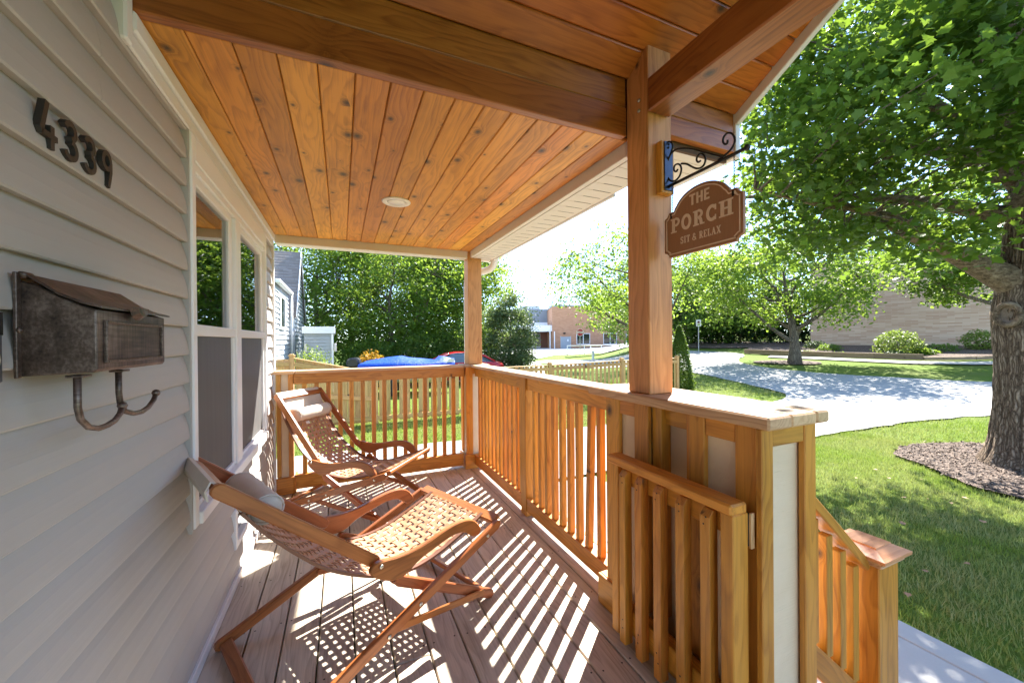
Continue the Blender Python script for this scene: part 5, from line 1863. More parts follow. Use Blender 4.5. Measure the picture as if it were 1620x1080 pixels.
T_ = np.concatenate([
    blades(90000, 3.77, 9.5, -0.6, 4.3, 0.055, 0.0035, lambda x, y: np.ones(len(x), bool)),
    blades(26000, 9.0, 15.0, -0.5, 4.3, 0.06, 0.006, lambda x, y: np.ones(len(x), bool)),
    blades(34000, -0.8, 8.5, 6.7, 10.5, 0.06, 0.006, lambda x, y: np.ones(len(x), bool)),
    blades(16000, 8.5, 15.5, 6.9, 14.0, 0.07, 0.009, lambda x, y: np.ones(len(x), bool)),
])
k = len(T_)
gr = link('grass', np_mesh('grass', T_.reshape(-1, 3), np.arange(3 * k).reshape(-1, 3), kg.m))
tag(gr, 'short green grass blades of the lawns round the driveway', 'grass', None, 'stuff')
# a few fallen leaves on the near lawn
rng = np.random.default_rng(77)
for i in range(26):
    x, y = rng.uniform(3.9, 7.2), rng.uniform(0.3, 3.2)
    s = rng.uniform(0.03, 0.06)
    M = Matrix.Translation((x, y, GZ + 0.055)) @ Matrix.Rotation(rng.uniform(0, 6.28), 4, 'Z') @ Matrix.Rotation(rng.uniform(-.3, .3), 4, 'X') @ Matrix.Scale(s, 4)
    if i == 0:
        fl_me = np_mesh('fallen_leaf', MAPLE[0], MAPLE[1], plain('dry_leaf', (0.36, 0.20, 0.10), 0.7))
    tag(link('fallen_leaf', fl_me, M), 'small dry brown leaf fallen on the near lawn', 'leaf', 'fallen leaves on the near lawn')

# ================================================================== other trees
tree('young_maple_tree', 'spreading tree on the mulched grass strip across the driveway', 'tree', (21.0, 11.85), (20.9, 12.2, 4.4), (4.0, 4.0, 2.6), 0.24, 130, 19000, 0.18, M_LEAF_A, 3, None, M_BARK2, 0.75, SIMPLE, 12, (20.6, 12.1, 4.6), None, 1.9, 0.5, 0.3)
tree('maple_tree', 'dense dark leafy tree between brick building and near maple', 'tree', (29.5, 6.0), (27.4, 7.9, 6.0), (3.6, 3.3, 3.2), 0.26, 130, 18000, 0.21, M_LEAF_B, 19, None, M_BARK2, 0.8, SIMPLE, 10, (28.4, 7.0, 6.0), None, 3.1, 0.5)
tree('roadside_tree', 'loose tree behind the main porch post with branches towards the school', 'tree', (16.6, 16.7), (15.5, 17.2, 4.9), (4.7, 4.7, 2.9), 0.24, 90, 9500, 0.19, M_LEAF_A, 7, None, M_BARK2, 0.75, SIMPLE, 11, (16.2, 16.9, 5.6), None, 1.45, 0.45)
tree('background_tree', 'tall tree rising over the dark hedge right of the post', 'tree', (27.5, 27.0), (26.5, 27.0, 4.4), (5.5, 5.5, 4.4), 0.3, 140, 18000, 0.26, M_LEAF_B, 13, 'trees over the hedge', M_BARK2, 1.0, SIMPLE, 8)
tree('background_tree', 'pale leafy tree over hedge behind the grass strip tree', 'tree', (34.0, 25.0), (34.5, 25.5, 5.4), (6.0, 6.0, 5.0), 0.35, 150, 18000, 0.28, M_LEAF_A, 14, 'trees over the hedge', M_BARK2, 1.1, SIMPLE, 8)
# left mass behind the neighbour's yard
for i, (x, y, cz, rx, rz, m, lab) in enumerate((
        (-0.6, 24.5, 4.4, 4.6, 5.2, M_LEAF_B, 'deep green tree behind the neighbour gable roof'),
        (3.2, 22.0, 3.9, 4.0, 4.6, M_LEAF_A, 'bright green tree over the blue tarp boat'),
        (7.2, 23.5, 3.7, 3.7, 4.3, M_LEAF_A, 'yellow green tree left of the far porch post'),
        (1.2, 30.0, 5.6, 6.2, 6.0, M_LEAF_B, 'tallest tree at the back of the yard'),
        (6.0, 30.0, 5.0, 5.6, 5.2, M_LEAF_B, 'dark rear tree over the red car'))):
    tree('yard_tree', lab, 'tree', (x, y), (x, y, cz), (rx, rx * 0.9, rz), 0.20, 190, 24000, 0.19, m, 30 + i, 'trees behind the yard', M_BARK2, 0.95, SIMPLE, 9, None, None, -0.1, 0.45)
tree('tall_shrub_tree', 'upright grey-green shrubby tree right of the far porch post', 'tree', (8.2, 17.6), (8.2, 17.6, 1.3), (1.2, 1.2, 2.15), 0.07, 130, 17000, 0.12, M_LEAF_C, 41, None, M_BARK2, 0.40, SIMPLE, 8, (8.2, 17.6, 2.6), None, -0.45, 0.3)
tree('tall_shrub_tree', 'lower shrubby tree behind the red car, left of tallest shrub', 'tree', (6.5, 19.2), (6.5, 19.2, 0.8), (1.6, 1.2, 1.5), 0.06, 80, 9000, 0.12, M_LEAF_B, 43, None, M_BARK2, 0.40, SIMPLE, 6, (6.5, 19.2, 1.5), None, -0.45, 0.3)
for i, (x, y, r, h, lab) in enumerate(((3.9, 19.0, 1.3, 2.2, 'dark rounded bush behind the boat tarp bow'), (1.7, 18.8, 1.2, 1.9, 'dark rounded bush behind the outboard motor'), (5.3, 19.8, 1.4, 2.4, 'dark rounded bush between boat and red car'))):
    shrub('bush', lab, 'bush', x, y, r, h, 3600, 0.13, M_LEAF_B, 60 + i, None, 'bushes behind the boat')
shrub('yellow_shrub', 'orange-yellow leafed shrub left of the blue tarp', 'shrub', 1.55, 15.6, 0.5, 1.5, 1200, 0.10, M_LEAF_Y, 5)
shrub('pale_shrub', 'pale variegated shrub beside the neighbour shed', 'shrub', -0.28, 12.9, 0.58, 1.66, 2200, 0.075, M_LEAF_L, 6)
shrub('arborvitae', 'narrow conical arborvitae right of the main porch post', 'shrub', 10.9, 9.6, 0.46, 2.2, 12000, 0.06, M_ARBOR, 9, None, None, SIMPLE, True)
# dark hedge row and planting in front of the brick building
for i in range(9):
    a = i / 8
    x, y = 30.2 + 5.0 * a, 26.8 - 7.4 * a
    nth = ('first', 'second', 'third', 'fourth', 'fifth', 'sixth', 'seventh', 'eighth', 'last')[i]
    shrub('hedge_shrub', nth + ' tall dark evergreen of the hedge row, counted from the left', 'shrub', x, y, 1.15, 4.6 + 0.7 * math.sin(i * 2.3), 4200, 0.19, M_HEDGE, 80 + i, None, 'dark hedge row')
for i, (x, y, r, h, m, n, sz, lab) in enumerate((
        (27.9, 10.7, 0.95, 1.35, M_LEAF_L, 2200, 0.13, 'large lime hydrangea bush in front of the brick wall'),
        (32.6, 9.0, 0.8, 1.15, M_LEAF_L, 1500, 0.13, 'lime bush beside the near maple trunk'),
        (29.6, 10.6, 0.6, 0.6, M_LEAF_C, 700, 0.11, 'grey-green low bush right of the hydrangea'),
        (30.6, 9.9, 0.7, 0.5, M_LEAF_B, 700, 0.11, 'low dark bush at the foot of brick wall'),
        (28.2, 9.75, 0.45, 0.42, M_LEAF_A, 500, 0.16, 'hosta clump at the right foot of the hydrangea'),
        (26.9, 10.3, 0.42, 0.34, M_LEAF_C, 450, 0.16, 'pale hosta clump in front of the hydrangea'),
        (25.6, 12.2, 0.4, 0.28, M_LEAF_L, 350, 0.12, 'small yellow-green clump in the middle of the bed'),
        (25.6, 13.9, 0.45, 0.3, M_LEAF_L, 350, 0.12, 'small yellow-green clump near grass strip tree'),
        (28.6, 14.2, 0.6, 0.5, M_LEAF_B, 600, 0.12, 'green perennial clump against the brick wall corner'),
        (29.8, 15.6, 0.6, 0.6, M_LEAF_C, 600, 0.12, 'grey perennial clump at left corner of brick wall'))):
    shrub('garden_shrub', lab, 'shrub', x, y, r, h, n, sz, m, 120 + i, None, 'planting bed shrubs')

# ================================================================== planting bed, sidewalk, mulch
sheet('planting_bed', smooth_poly([(24.4, 16.6), (25.0, 13.5), (25.7, 10.4), (26.6, 8.6), (29.5, 7.2), (33.5, 5.8), (36, 6.5), (35.3, 9.6), (32.9, 17.4), (31, 20), (28.5, 19.5)], 1), M_MULCH, 0.09, 1.2, 'brown mulch planting bed along the brick building', 'planting bed')
sheet('hedge_mulch', smooth_poly([(25.5, 21.5), (29, 18.8), (33, 17.2), (36.5, 18), (34, 26), (29, 31), (26, 27)], 1), M_MULCH, 0.08, 1.5, 'mulch bank under the dark hedge row', 'mulch')
sheet('sidewalk', [(22.9, 14.4), (23.45, 12.2), (23.75, 8.6), (24.6, 6.9), (31.0, 1.5), (40, -4), (40.6, -3), (31.6, 2.6), (25.5, 7.6), (24.75, 9.0), (24.45, 12.3), (23.8, 14.8)], M_CONC, 0.06, 1.0, 'narrow white sidewalk in front of the timber edging', 'sidewalk')
sheet('tree_mulch', smooth_poly([(19.9, 13.2), (20.4, 11.6), (21.2, 10.9), (22.2, 11.2), (22.4, 12.2), (21.6, 13.4), (20.6, 13.7)], 2), M_MULCH, 0.06, 0.6, 'mulch patch round the tree across the driveway', 'mulch')
te = thing('timber_edging', (25, 12, 0), 'low weathered timber edging along the planting bed', 'edging')
TE = [(24.3, 16.75), (24.6, 14.7), (24.95, 12.6), (25.35, 10.6), (25.75, 8.9), (26.9, 7.6), (29.2, 6.3), (31.8, 5.0)]
for a, b in zip(TE[:-1], TE[1:]):
    for q in range(2 if a[1] > 9.5 else 1):
        za, zb = ground(*a) + 0.10 + q * 0.145, ground(*b) + 0.10 + q * 0.145
        bar('timber', (a[0], a[1], za), (b[0], b[1], zb), 0.14, 0.14, M_TIMBER, te, (0, 0, 1), 0.01)

# ================================================================== picket fence across the yard
FY = 9.05
fe = thing('yard_fence', (3.5, FY, GZ), 'tan wooden fence across the yard, solid boards left and open pickets right', 'fence')


def fence_top(x):
    if x < -0.42:
        return 0.97
    if x < 0.35:
        return 0.95 - (x + 0.42) * 0.42
    return 0.60


def fpost(x, ztop):
    pp = board('post', x - 0.045, x + 0.045, FY - 0.045, FY + 0.045, GZ - 0.05, ztop, 'z', M_FENCE, fe, 0.004)
    board('post_cap', x - 0.062, x + 0.062, FY - 0.062, FY + 0.062, ztop + 0.001, ztop + 0.022, 'x', M_FENCE, pp, 0.006)
    board('post_cap', x - 0.044, x + 0.044, FY - 0.044, FY + 0.044, ztop + 0.0225, ztop + 0.045, 'x', M_FENCE, pp, 0.012)


posts = [(-2.4, 1.02), (-0.40, 1.02), (1.22, 0.66), (3.55, 0.655), (5.62, 0.675), (8.02, 0.73), (10.2, 0.74)]
for x, z in posts:
    fpost(x, z)
for (xa, za), (xb, zb) in zip(posts[:-1], posts[1:]):
    ta = za - 0.06
    tb = zb - 0.06
    for fr in (0.93, 0.5, 0.12):
        if fr == 0.5 and xa > 1:
            continue
        bar('rail', (xa + 0.047, FY - 0.02, GZ + (ta - GZ) * fr), (xb - 0.047, FY - 0.02, GZ + (tb - GZ) * fr), 0.036, 0.085, M_FENCE, fe, (0, 1, 0), 0.003)
    if xa >= -1:
        bar('rail_cap', (xa + 0.047, FY - 0.0, ta + 0.016), (xb - 0.047, FY - 0.0, tb + 0.016), 0.10, 0.026, M_FENCE, fe, (0, 1, 0), 0.003)
    x = xa + 0.07
    while x < xb - 0.07:
        u = (x - xa) / (xb - xa)
        t = ta + (tb - ta) * u
        w = 0.135 if xa < 1 else 0.098 if xa < 3 else 0.072
        board('fence_board', x, min(x + w, xb - 0.047), FY - 0.0015, FY + 0.0165, GZ + 0.05 + RND.uniform(-.01, .01), round(t, 3), 'z', M_FENCE, fe, 0.002)
        x += w + (0.004 if xa < 1 else 0.046 if xa < 3 else 0.070)

# ================================================================== neighbour's house


def lap_mat(name, c0, c1, pitch_):
    k = Mat(name)
    p = k.n('TexCoord').outputs['Object']
    z = k.n('SeparateXYZ', Vector=p).outputs[2]
    fr = k.math('FRACT', k.math('DIVIDE', z, pitch_))
    c = k.mix(k.noise(p, 1.5, 4), c0, c1)
    k.set(Base_Color=c, Roughness=0.55, Normal=k.bump(fr, 1.0, 0.02))
    return k.m


def lap_wall(name, x0, x1, y0, y1, z0, z1, face, mat, parent, pitch_=0.16):
    """a wall whose lap courses are real: one course per part along the given face"""
    z = z0
    while z < z1 - 0.01:
        zt = min(z + pitch_, z1)
        if face == 'y':
            prof = [(y0, z), (y0 + 0.04, zt), (y1, zt), (y1, z)]
            me = extrude_poly(name, prof, x1 - x0, mat)
            M = Matrix(((0, 0, 1, (x0 + x1) / 2), (1, 0, 0, 0), (0, 1, 0, 0), (0, 0, 0, 1)))
        else:
            prof = [(x1, z), (x1 - 0.04, zt), (x0, zt), (x0, z)]
            me = extrude_poly(name, prof, y1 - y0, mat)
            M = Matrix(((1, 0, 0, 0), (0, 0, -1, (y0 + y1) / 2), (0, 1, 0, 0), (0, 0, 0, 1)))
        link(name, me, M, parent)
        z = zt


M_NWHITE = plain('white_neighbour_siding', (0.50, 0.53, 0.56), 0.55, nscale=2, namt=0.05)


def shingle_mat():
    k = Mat('grey_brown_shingle')
    oi = k.n('ObjectInfo').outputs['Random']
    p = k.n('TexCoord').outputs['Object']
    b = k.n('TexBrick', Vector=k.vmath('ADD', p, k.n('CombineXYZ', X=k.math('MULTIPLY', oi, 9.0), Y=0.0, Z=0.0).outputs[0]), Color1=(0.16, 0.125, 0.105, 1), Color2=(0.30, 0.26, 0.24, 1), Mortar=(0.13, 0.11, 0.1, 1), Scale=1.0)
    k.put(b, 'Brick Width', 0.32)
    k.put(b, 'Row Height', 3.0)
    k.put(b, 'Mortar Size', 0.006)
    c = k.mix(k.noise(p, 60, 3), b.outputs['Color'], (0.22, 0.19, 0.17))
    k.set(Base_Color=c, Roughness=0.95)
    return k.m


M_SHING = shingle_mat()
nh = thing('neighbour_house', (-3, 16, GZ), 'white neighbouring house with steep shingled gable roof', 'house')
lap_wall('siding_course', -6.0, -1.2, 13.0, 16.2, GZ, 3.02, 'x', M_NWHITE, nh)
lap_wall('siding_course', -6.0, -1.222, 12.97, 13.0, GZ, 3.02, 'y', M_NWHITE, nh)
board('gutter', -1.2, -1.06, 12.9, 16.3, 3.02, 3.14, 'y', M_TRIM, nh, 0.02)
board('flat_roof', -6.1, -1.2, 12.9, 16.3, 3.03, 3.10, 'y', M_SHING, nh, 0.01)
tube('downspout', [(-1.12, 16.16, 3.05), (-1.12, 16.16, 1.0), (-1.12, 16.16, GZ + 0.1)], 0.045, M_TRIM, nh, 8)
wn_ = link('window', None, Matrix.Translation((-1.19, 14.4, 1.7)), nh)
board('frame', -1.215, -1.165, 13.85, 13.95, 1.70, 2.80, 'z', M_WHITE, wn_, 0.01)
board('frame', -1.215, -1.165, 14.85, 14.95, 1.70, 2.80, 'z', M_WHITE, wn_, 0.01)
board('frame', -1.215, -1.165, 13.951, 14.849, 2.70, 2.80, 'y', M_WHITE, wn_, 0.01)
board('frame', -1.215, -1.165, 13.951, 14.849, 1.70, 1.80, 'y', M_WHITE, wn_, 0.01)
board('pane', -1.20, -1.19, 13.95, 14.85, 1.80, 2.70, 'z', M_DARKGLASS, wn_, 0)
# gable part
GX = -1.05
lap_wall('siding_course', -6.0, GX - 0.02, 16.62, 16.66, GZ, 2.31, 'y', M_NWHITE, nh)
z = GZ
while z < 4.98:                                    # gable end courses, shortening with the roof slope
    zt = min(z + 0.16, 4.98)
    def yy(zz):
        f = max(0.0, (zz - 2.31) / (5.02 - 2.31))
        return 16.62 + 2.0 * f, 20.6 - 2.0 * f
    (a0_, b0_), (a1_, b1_) = yy(z), yy(zt)
    V = [(GX, a0_, z), (GX, b0_, z), (GX - 0.04, b1_, zt), (GX - 0.04, a1_, zt), (GX - 0.1, a0_, z), (GX - 0.1, b0_, z), (GX - 0.1, b1_, zt), (GX - 0.1, a1_, zt)]
    F = [(0, 1, 2, 3), (5, 4, 7, 6), (4, 5, 1, 0), (3, 2, 6, 7), (4, 0, 3, 7), (1, 5, 6, 2)]
    link('siding_course', mixed_mesh('siding_course', V, F, M_NWHITE, False), None, nh)
    z = zt
rl = math.hypot(2.12, 2.85)
ra = math.atan2(2.85, 2.12)
for sgn in (1, -1):
    nrow = 22
    for k in range(nrow):
        u = (k + 0.5) / nrow
        y = 18.6 - sgn * 2.12 * (1 - u)
        z = 5.05 - 2.85 * (1 - u)
        M = Matrix.Translation((-3.5, y, z + 0.03)) @ Matrix.Rotation(sgn * ra - sgn * 0.05, 4, 'X')
        link('shingle_row', box_mesh('shingle_row', 5.0, rl / nrow + 0.03, 0.02, 0, M_SHING), M, nh)
    bar('rake_trim', (GX + 0.06, 18.6, 5.10), (GX + 0.06, 18.6 - sgn * 2.14, 2.22), 0.03, 0.16, M_TRIM, nh, (1, 0, 0), 0.004)
sh_ = thing('neighbour_shed', (-0.2, 16, GZ), 'small white flat-topped shed beside the neighbouring house', 'shed')
lap_wall('siding_course', -0.68, 0.26, 15.5, 15.56, GZ, 1.60, 'y', plain('grey_white_shed_siding', (0.36, 0.38, 0.385), 0.6, nscale=2), sh_, 0.12)
board('body', -0.66, 0.24, 15.565, 17.2, GZ, 1.6, 'z', M_NWHITE, sh_, 0)
board('fascia', -0.74, 0.32, 15.42, 17.3, 1.605, 1.85, 'x', M_WHITE, sh_, 0.01)
board('corner_trim', 0.20, 0.27, 15.47, 15.499, GZ, 1.6, 'z', M_WHITE, sh_, 0.004)
board('meter_box', -0.16, 0.12, 15.40, 15.498, 0.42, 0.60, 'x', M_WHITE, sh_, 0.01)
for x in (-0.62, 0.33):
    board('wall_lamp', x - 0.04, x + 0.04, 15.36, 15.46, 0.95, 1.25, 'z', M_CREAM, sh_, 0.015)

# ================================================================== covered boat


def tarp_mat():
    k = Mat('blue_tarp')
    p = k.n('TexCoord').outputs['Object']
    f = k.noise(k.vmath('MULTIPLY', p, (3, 3, 1.2)), 1.6, 5, 0.6, 1.2)
    c = k.mix(f, (0.002, 0.045, 0.36), (0.005, 0.085, 0.54))
    k.set(Base_Color=c, Roughness=0.6, Specular_IOR_Level=0.25, Normal=k.bump(f, 0.5, 0.06))
    return k.m


bt = thing('covered_boat', (2.72, 14.05, GZ), 'boat on trailer covered with a bright blue tarp', 'boat')
BL = Matrix.Translation((2.72, 14.05, GZ)) @ Matrix.Rotation(rad(-18), 4, 'Z')
prof = [(-1.62, 0.50, 1.06), (-1.45, 0.74, 1.15), (-1.1, 0.82, 1.20), (-0.75, 0.84, 1.27), (-0.45, 0.84, 1.30), (-0.25, 0.84, 1.32), (0.0, 0.84, 1.26), (0.5, 0.80, 1.20), (0.9, 0.70, 1.15), (1.05, 0.62, 1.30), (1.25, 0.52, 1.28), (1.45, 0.36, 1.22), (1.62, 0.14, 1.12)]
V, F = [], []
nrg = 18
for x, hw2, zt in prof:
    for k in range(nrg):
        u = -1 + 2 * k / (nrg - 1)
        if abs(u) > 0.72:
            yb_ = math.copysign(hw2, u)
            e = (abs(u) - 0.72) / 0.28
            zz = (1.04 if zt > 1.04 else zt) - 0.42 * e
            yy_ = yb_ * (1 + 0.02 * math.sin(x * 19 + u * 8))
        else:
            s = u / 0.72
            yy_ = hw2 * s
            zz = 1.04 + (zt - 1.04) * (1 - abs(s) ** 1.5)
        zz += 0.018 * mnoise.noise((x * 4, yy_ * 4, 2.0)) + 0.012 * mnoise.noise((x * 11, yy_ * 9, 5.0))
        V.append((x, yy_, zz))
for i in range(len(prof) - 1):
    for k in range(nrg - 1):
        a = i * nrg + k
        F.append((a, a + nrg, a + nrg + 1, a + 1))
link('tarp', mixed_mesh('tarp', V, F, tarp_mat()), BL, bt)
V, F = [], []
for x, hw2, zt in prof:
    for y, z in ((-hw2 * 0.97, 0.95), (-hw2 * 0.75, 0.5), (0, 0.36), (hw2 * 0.75, 0.5), (hw2 * 0.97, 0.95)):
        V.append((x * 0.985, y, z + (0.25 if x > 1.4 else 0)))
for i in range(len(prof) - 1):
    for k in range(4):
        a = i * 5 + k
        F.append((a, a + 5, a + 6, a + 1))
link('hull', mixed_mesh('hull', V, F, plain('white_hull', (0.7, 0.7, 0.7), 0.3)), BL, bt)
bar('trailer_beam', (-1.3, -0.5, 0.3), (1.9, 0, 0.35), 0.08, 0.08, M_IRON, bt, (0, 1, 0), 0.01, BL)
bar('trailer_beam', (-1.3, 0.5, 0.3), (1.85, 0.08, 0.34), 0.08, 0.08, M_IRON, bt, (0, 1, 0), 0.01, BL)
M_TYRE = plain('black_rubber', (0.02, 0.02, 0.02), 0.8)
for s in (-1, 1):
    wh = lathe('wheel', [(0.17, -0.08), (0.27, -0.085), (0.29, -0.05), (0.29, 0.05), (0.27, 0.085), (0.17, 0.08)], 24, M_TYRE, BL @ Matrix.Translation((-0.5, s * 0.95, 0.29)) @ Matrix.Rotation(rad(90), 4, 'X'), bt)
om = link('outboard_motor', None, BL @ Matrix.Translation((-1.85, 0, 0)), bt)
cow = [(-0.02, 0.92), (0.16, 0.95), (0.20, 1.05), (0.18, 1.2), (0.08, 1.27), (-0.12, 1.27), (-0.24, 1.2), (-0.27, 1.05), (-0.22, 0.94)]
me = extrude_poly('cowling', smooth_poly(cow, 2), 0.34, plain('black_cowling', (0.025, 0.027, 0.03), 0.3), 0.05)
link('cowling', me, W[om] @ Matrix(((1, 0, 0, 0), (0, 0, -1, 0), (0, 1, 0, 0), (0, 0, 0, 1))), om)
board('shaft', -0.10, 0.06, -0.06, 0.06, 0.35, 0.93, 'z', M_IRON, om, 0.02, 0, W[om])

# ================================================================== red car


def car():
    t = thing('red_car', (4.85, 16.3, GZ), 'bright red coupe parked behind the fence, half hidden by corner post', 'car')
    B = Matrix.Translation((4.85, 16.3, GZ)) @ Matrix.Rotation(rad(170), 4, 'Z')
    red = plain('red_car_paint', (0.42, 0.008, 0.014), 0.2, spec=0.6)
    # stations: x, half width, z sill, z belt, z roof-at-centre (lower body)
    st_ = [(-2.2, 0.62, 0.42, 0.78, 0.80), (-2.1, 0.78, 0.30, 0.86, 0.90), (-1.6, 0.86, 0.22, 0.92, 0.97), (-1.0, 0.88, 0.2, 0.93, 0.97), (-0.2, 0.88, 0.2, 0.92, 0.95), (0.6, 0.88, 0.2, 0.88, 0.92), (0.95, 0.87, 0.2, 0.86, 0.92), (1.5, 0.85, 0.22, 0.80, 0.87), (2.0, 0.76, 0.26, 0.68, 0.74), (2.2, 0.58, 0.34, 0.56, 0.6)]
    V, F = [], []
    for x, hw2, zs, zb, zr in st_:
        for y, z in ((-hw2 * 0.9, zs), (-hw2, zs + 0.15), (-hw2, zb - 0.1), (-hw2 * 0.95, zb), (-hw2 * 0.5, zr), (0, zr + 0.01), (hw2 * 0.5, zr), (hw2 * 0.95, zb), (hw2, zb - 0.1), (hw2, zs + 0.15), (hw2 * 0.9, zs)):
            V.append((x, y, z))
    for i in range(len(st_) - 1):
        for k in range(10):
            a = i * 11 + k
            F.append((a, a + 11, a + 12, a + 1))
    F.append(tuple(range(11)))
    F.append(tuple(range(9 * 11 + 10, 9 * 11 - 1, -1)))
    link('body', mixed_mesh('body', V, F, red), B, t)
    # cabin: glass volume with painted roof and pillars
    cab = [(-1.75, 0.66, 0.955, 0.97), (-1.15, 0.60, 0.95, 1.27), (-0.7, 0.585, 0.94, 1.335), (-0.2, 0.585, 0.93, 1.34), (0.15, 0.60, 0.92, 1.29), (0.98, 0.70, 0.905, 0.92)]
    V, F = [], []
    for x, hw2, zb, zt in cab:
        V += [(x, -0.76, zb - 0.02), (x, -hw2, zt - 0.02), (x, 0, zt), (x, hw2, zt - 0.02), (x, 0.76, zb - 0.02)]
    for i in range(5):
        for k in range(4):
            a = i * 5 + k
            F.append((a, a + 5, a + 6, a + 1))
    link('window_glass', mixed_mesh('window_glass', V, F, plain('car_glass', (0.10, 0.14, 0.15), 0.06, spec=0.8)), B, t)
    V, F = [], []
    for x, hw2, zb, zt in cab[1:5]:
        V += [(x, -hw2 - 0.012, zt - 0.028), (x, -hw2 * 0.6, zt + 0.012), (x, 0, zt + 0.016), (x, hw2 * 0.6, zt + 0.012), (x, hw2 + 0.012, zt - 0.028)]
    for i in range(3):
        for k in range(4):
            a = i * 5 + k
            F.append((a, a + 5, a + 6, a + 1))
    link('roof', mixed_mesh('roof', V, F, red), B, t)
    for s in (-1, 1):
        tube('pillar', [(1.0, s * 0.735, 0.90), (0.55, s * 0.69, 1.10), (0.13, s * 0.625, 1.285)], 0.03, red, t, 8, B)
        tube('pillar', [(-1.78, s * 0.70, 0.95), (-1.42, s * 0.66, 1.14), (-1.1, s * 0.615, 1.275)], 0.045, red, t, 8, B)
        tube('pillar', [(-0.62, s * 0.735, 0.93), (-0.68, s * 0.625, 1.31)], 0.03, red, t, 8, B)
        m_ = board('mirror', 0.62, 0.74, s * 0.94 - 0.09, s * 0.94 + 0.09, 0.93, 1.03, 'y', red, t, 0.03, 0, B)
        for x in (-1.35, 1.32):
            wh = lathe('wheel', [(0.2, -0.1), (0.31, -0.105), (0.33, -0.07), (0.33, 0.07), (0.31, 0.105), (0.2, 0.1)], 28, M_TYRE, B @ Matrix.Translation((x, s * 0.80, 0.33)) @ Matrix.Rotation(rad(90), 4, 'X'), t)
            lathe('rim', [(0.2, -0.095), (0.19, -0.06), (0.001, -0.05), (0.001, 0.05), (0.19, 0.06), (0.2, 0.095)], 20, M_BOLT, W[wh], wh)
        bar('headlight', (2.02, s * 0.50, 0.60), (1.96, s * 0.72, 0.62), 0.1, 0.1, M_BOLT, t, (1, 0, 0), 0.02, B)
        bar('tail_light', (-2.19, s * 0.35, 0.72), (-2.13, s * 0.70, 0.72), 0.03, 0.12, plain('red_lens', (0.4, 0.01, 0.01), 0.2), t, (1, 0, 0), 0.01, B)
    return t


car()

# ================================================================== stop sign and street furniture
M_GALV = plain('galvanised_steel', (0.42, 0.43, 0.44), 0.4, metal=0.6)
M_PAINTW = plain('white_paint', (0.78, 0.78, 0.78), 0.5)
ss_ = thing('stop_sign', (24.9, 36.4, GZ), 'red octagonal STOP sign on a steel post', 'stop sign')
board('post', 24.87, 24.93, 36.41, 36.45, GZ, 2.45, 'z', M_GALV, ss_, 0.005)
vdir = Vector((cam_pos.x - 24.9, cam_pos.y - 36.4, 0)).normalized()
xr = Vector((0, 0, 1)).cross(vdir)
MST = Matrix(((xr.x, 0, vdir.x, 24.9), (xr.y, 0, vdir.y, 36.4), (0, 1, 0, 2.10), (0, 0, 0, 1)))
octo = lambda r: [(r * math.cos(rad(22.5 + 45 * k)), r * math.sin(rad(22.5 + 45 * k))) for k in range(8)]
link('border', extrude_poly('border', octo(0.42), 0.012, M_PAINTW), MST, ss_)
link('plate', extrude_poly('plate', octo(0.392), 0.016, plain('stop_red', (0.36, 0.006, 0.01), 0.4)), MST, ss_)
fc = bpy.data.curves.new('stop_letters', 'FONT')
fc.body = 'STOP'
fc.size = 0.34
fc.align_x = 'CENTER'
fc.align_y = 'CENTER'
fc.extrude = 0.004
fc.offset = 0.008
fc.space_character = 0.92
fc.materials.append(M_PAINTW)
tmp_o = bpy.data.objects.new('lettering_curve', fc)
col.objects.link(tmp_o)
bpy.context.view_layer.update()
let_me = bpy.data.meshes.new_from_object(tmp_o.evaluated_get(bpy.context.evaluated_depsgraph_get()))
bpy.data.objects.remove(tmp_o)
lo_ = link('lettering', let_me, MST @ Matrix.Translation((0, 0, 0.012)), ss_)

ps = thing('sign_pole', (24.0, 20.0, ground(24, 20)), 'thin steel pole with a small white parking sign', 'sign')
g0 = ground(24.0, 20.0)
board('pole', 23.97, 24.03, 19.98, 20.02, g0, g0 + 2.3, 'z', M_GALV, ps, 0.005)
vd = Vector((cam_pos.x - 24, cam_pos.y - 20, 0)).normalized()
xr = Vector((0, 0, 1)).cross(vd)
MP = Matrix(((xr.x, 0, vd.x, 24 + vd.x * 0.05), (xr.y, 0, vd.y, 20 + vd.y * 0.05), (0, 1, 0, g0 + 2.05), (0, 0, 0, 1)))
pl_ = link('plate', extrude_poly('plate', [(-0.16, -0.23), (0.16, -0.23), (0.16, 0.23), (-0.16, 0.23)], 0.01, M_PAINTW), MP, ps)
link('symbol', extrude_poly('symbol', [(-0.07, -0.02), (0.07, -0.02), (0.07, 0.14), (-0.07, 0.14)], 0.004, plain('sign_dark_print', (0.12, 0.04, 0.04), 0.5)), MP @ Matrix.Translation((0, 0, 0.008)), pl_)

SO = Vector((40.16, 69.3, GZ))
MSB = Matrix(((rt.x, fw.x, 0, SO.x), (rt.y, fw.y, 0, SO.y), (0, 0, 1, SO.z), (0, 0, 0, 1)))
MSB = Matrix(((math.cos(yaw), math.sin(yaw), 0, SO.x), (-math.sin(yaw), math.cos(yaw), 0, SO.y), (0, 0, 1, SO.z), (0, 0, 0, 1)))


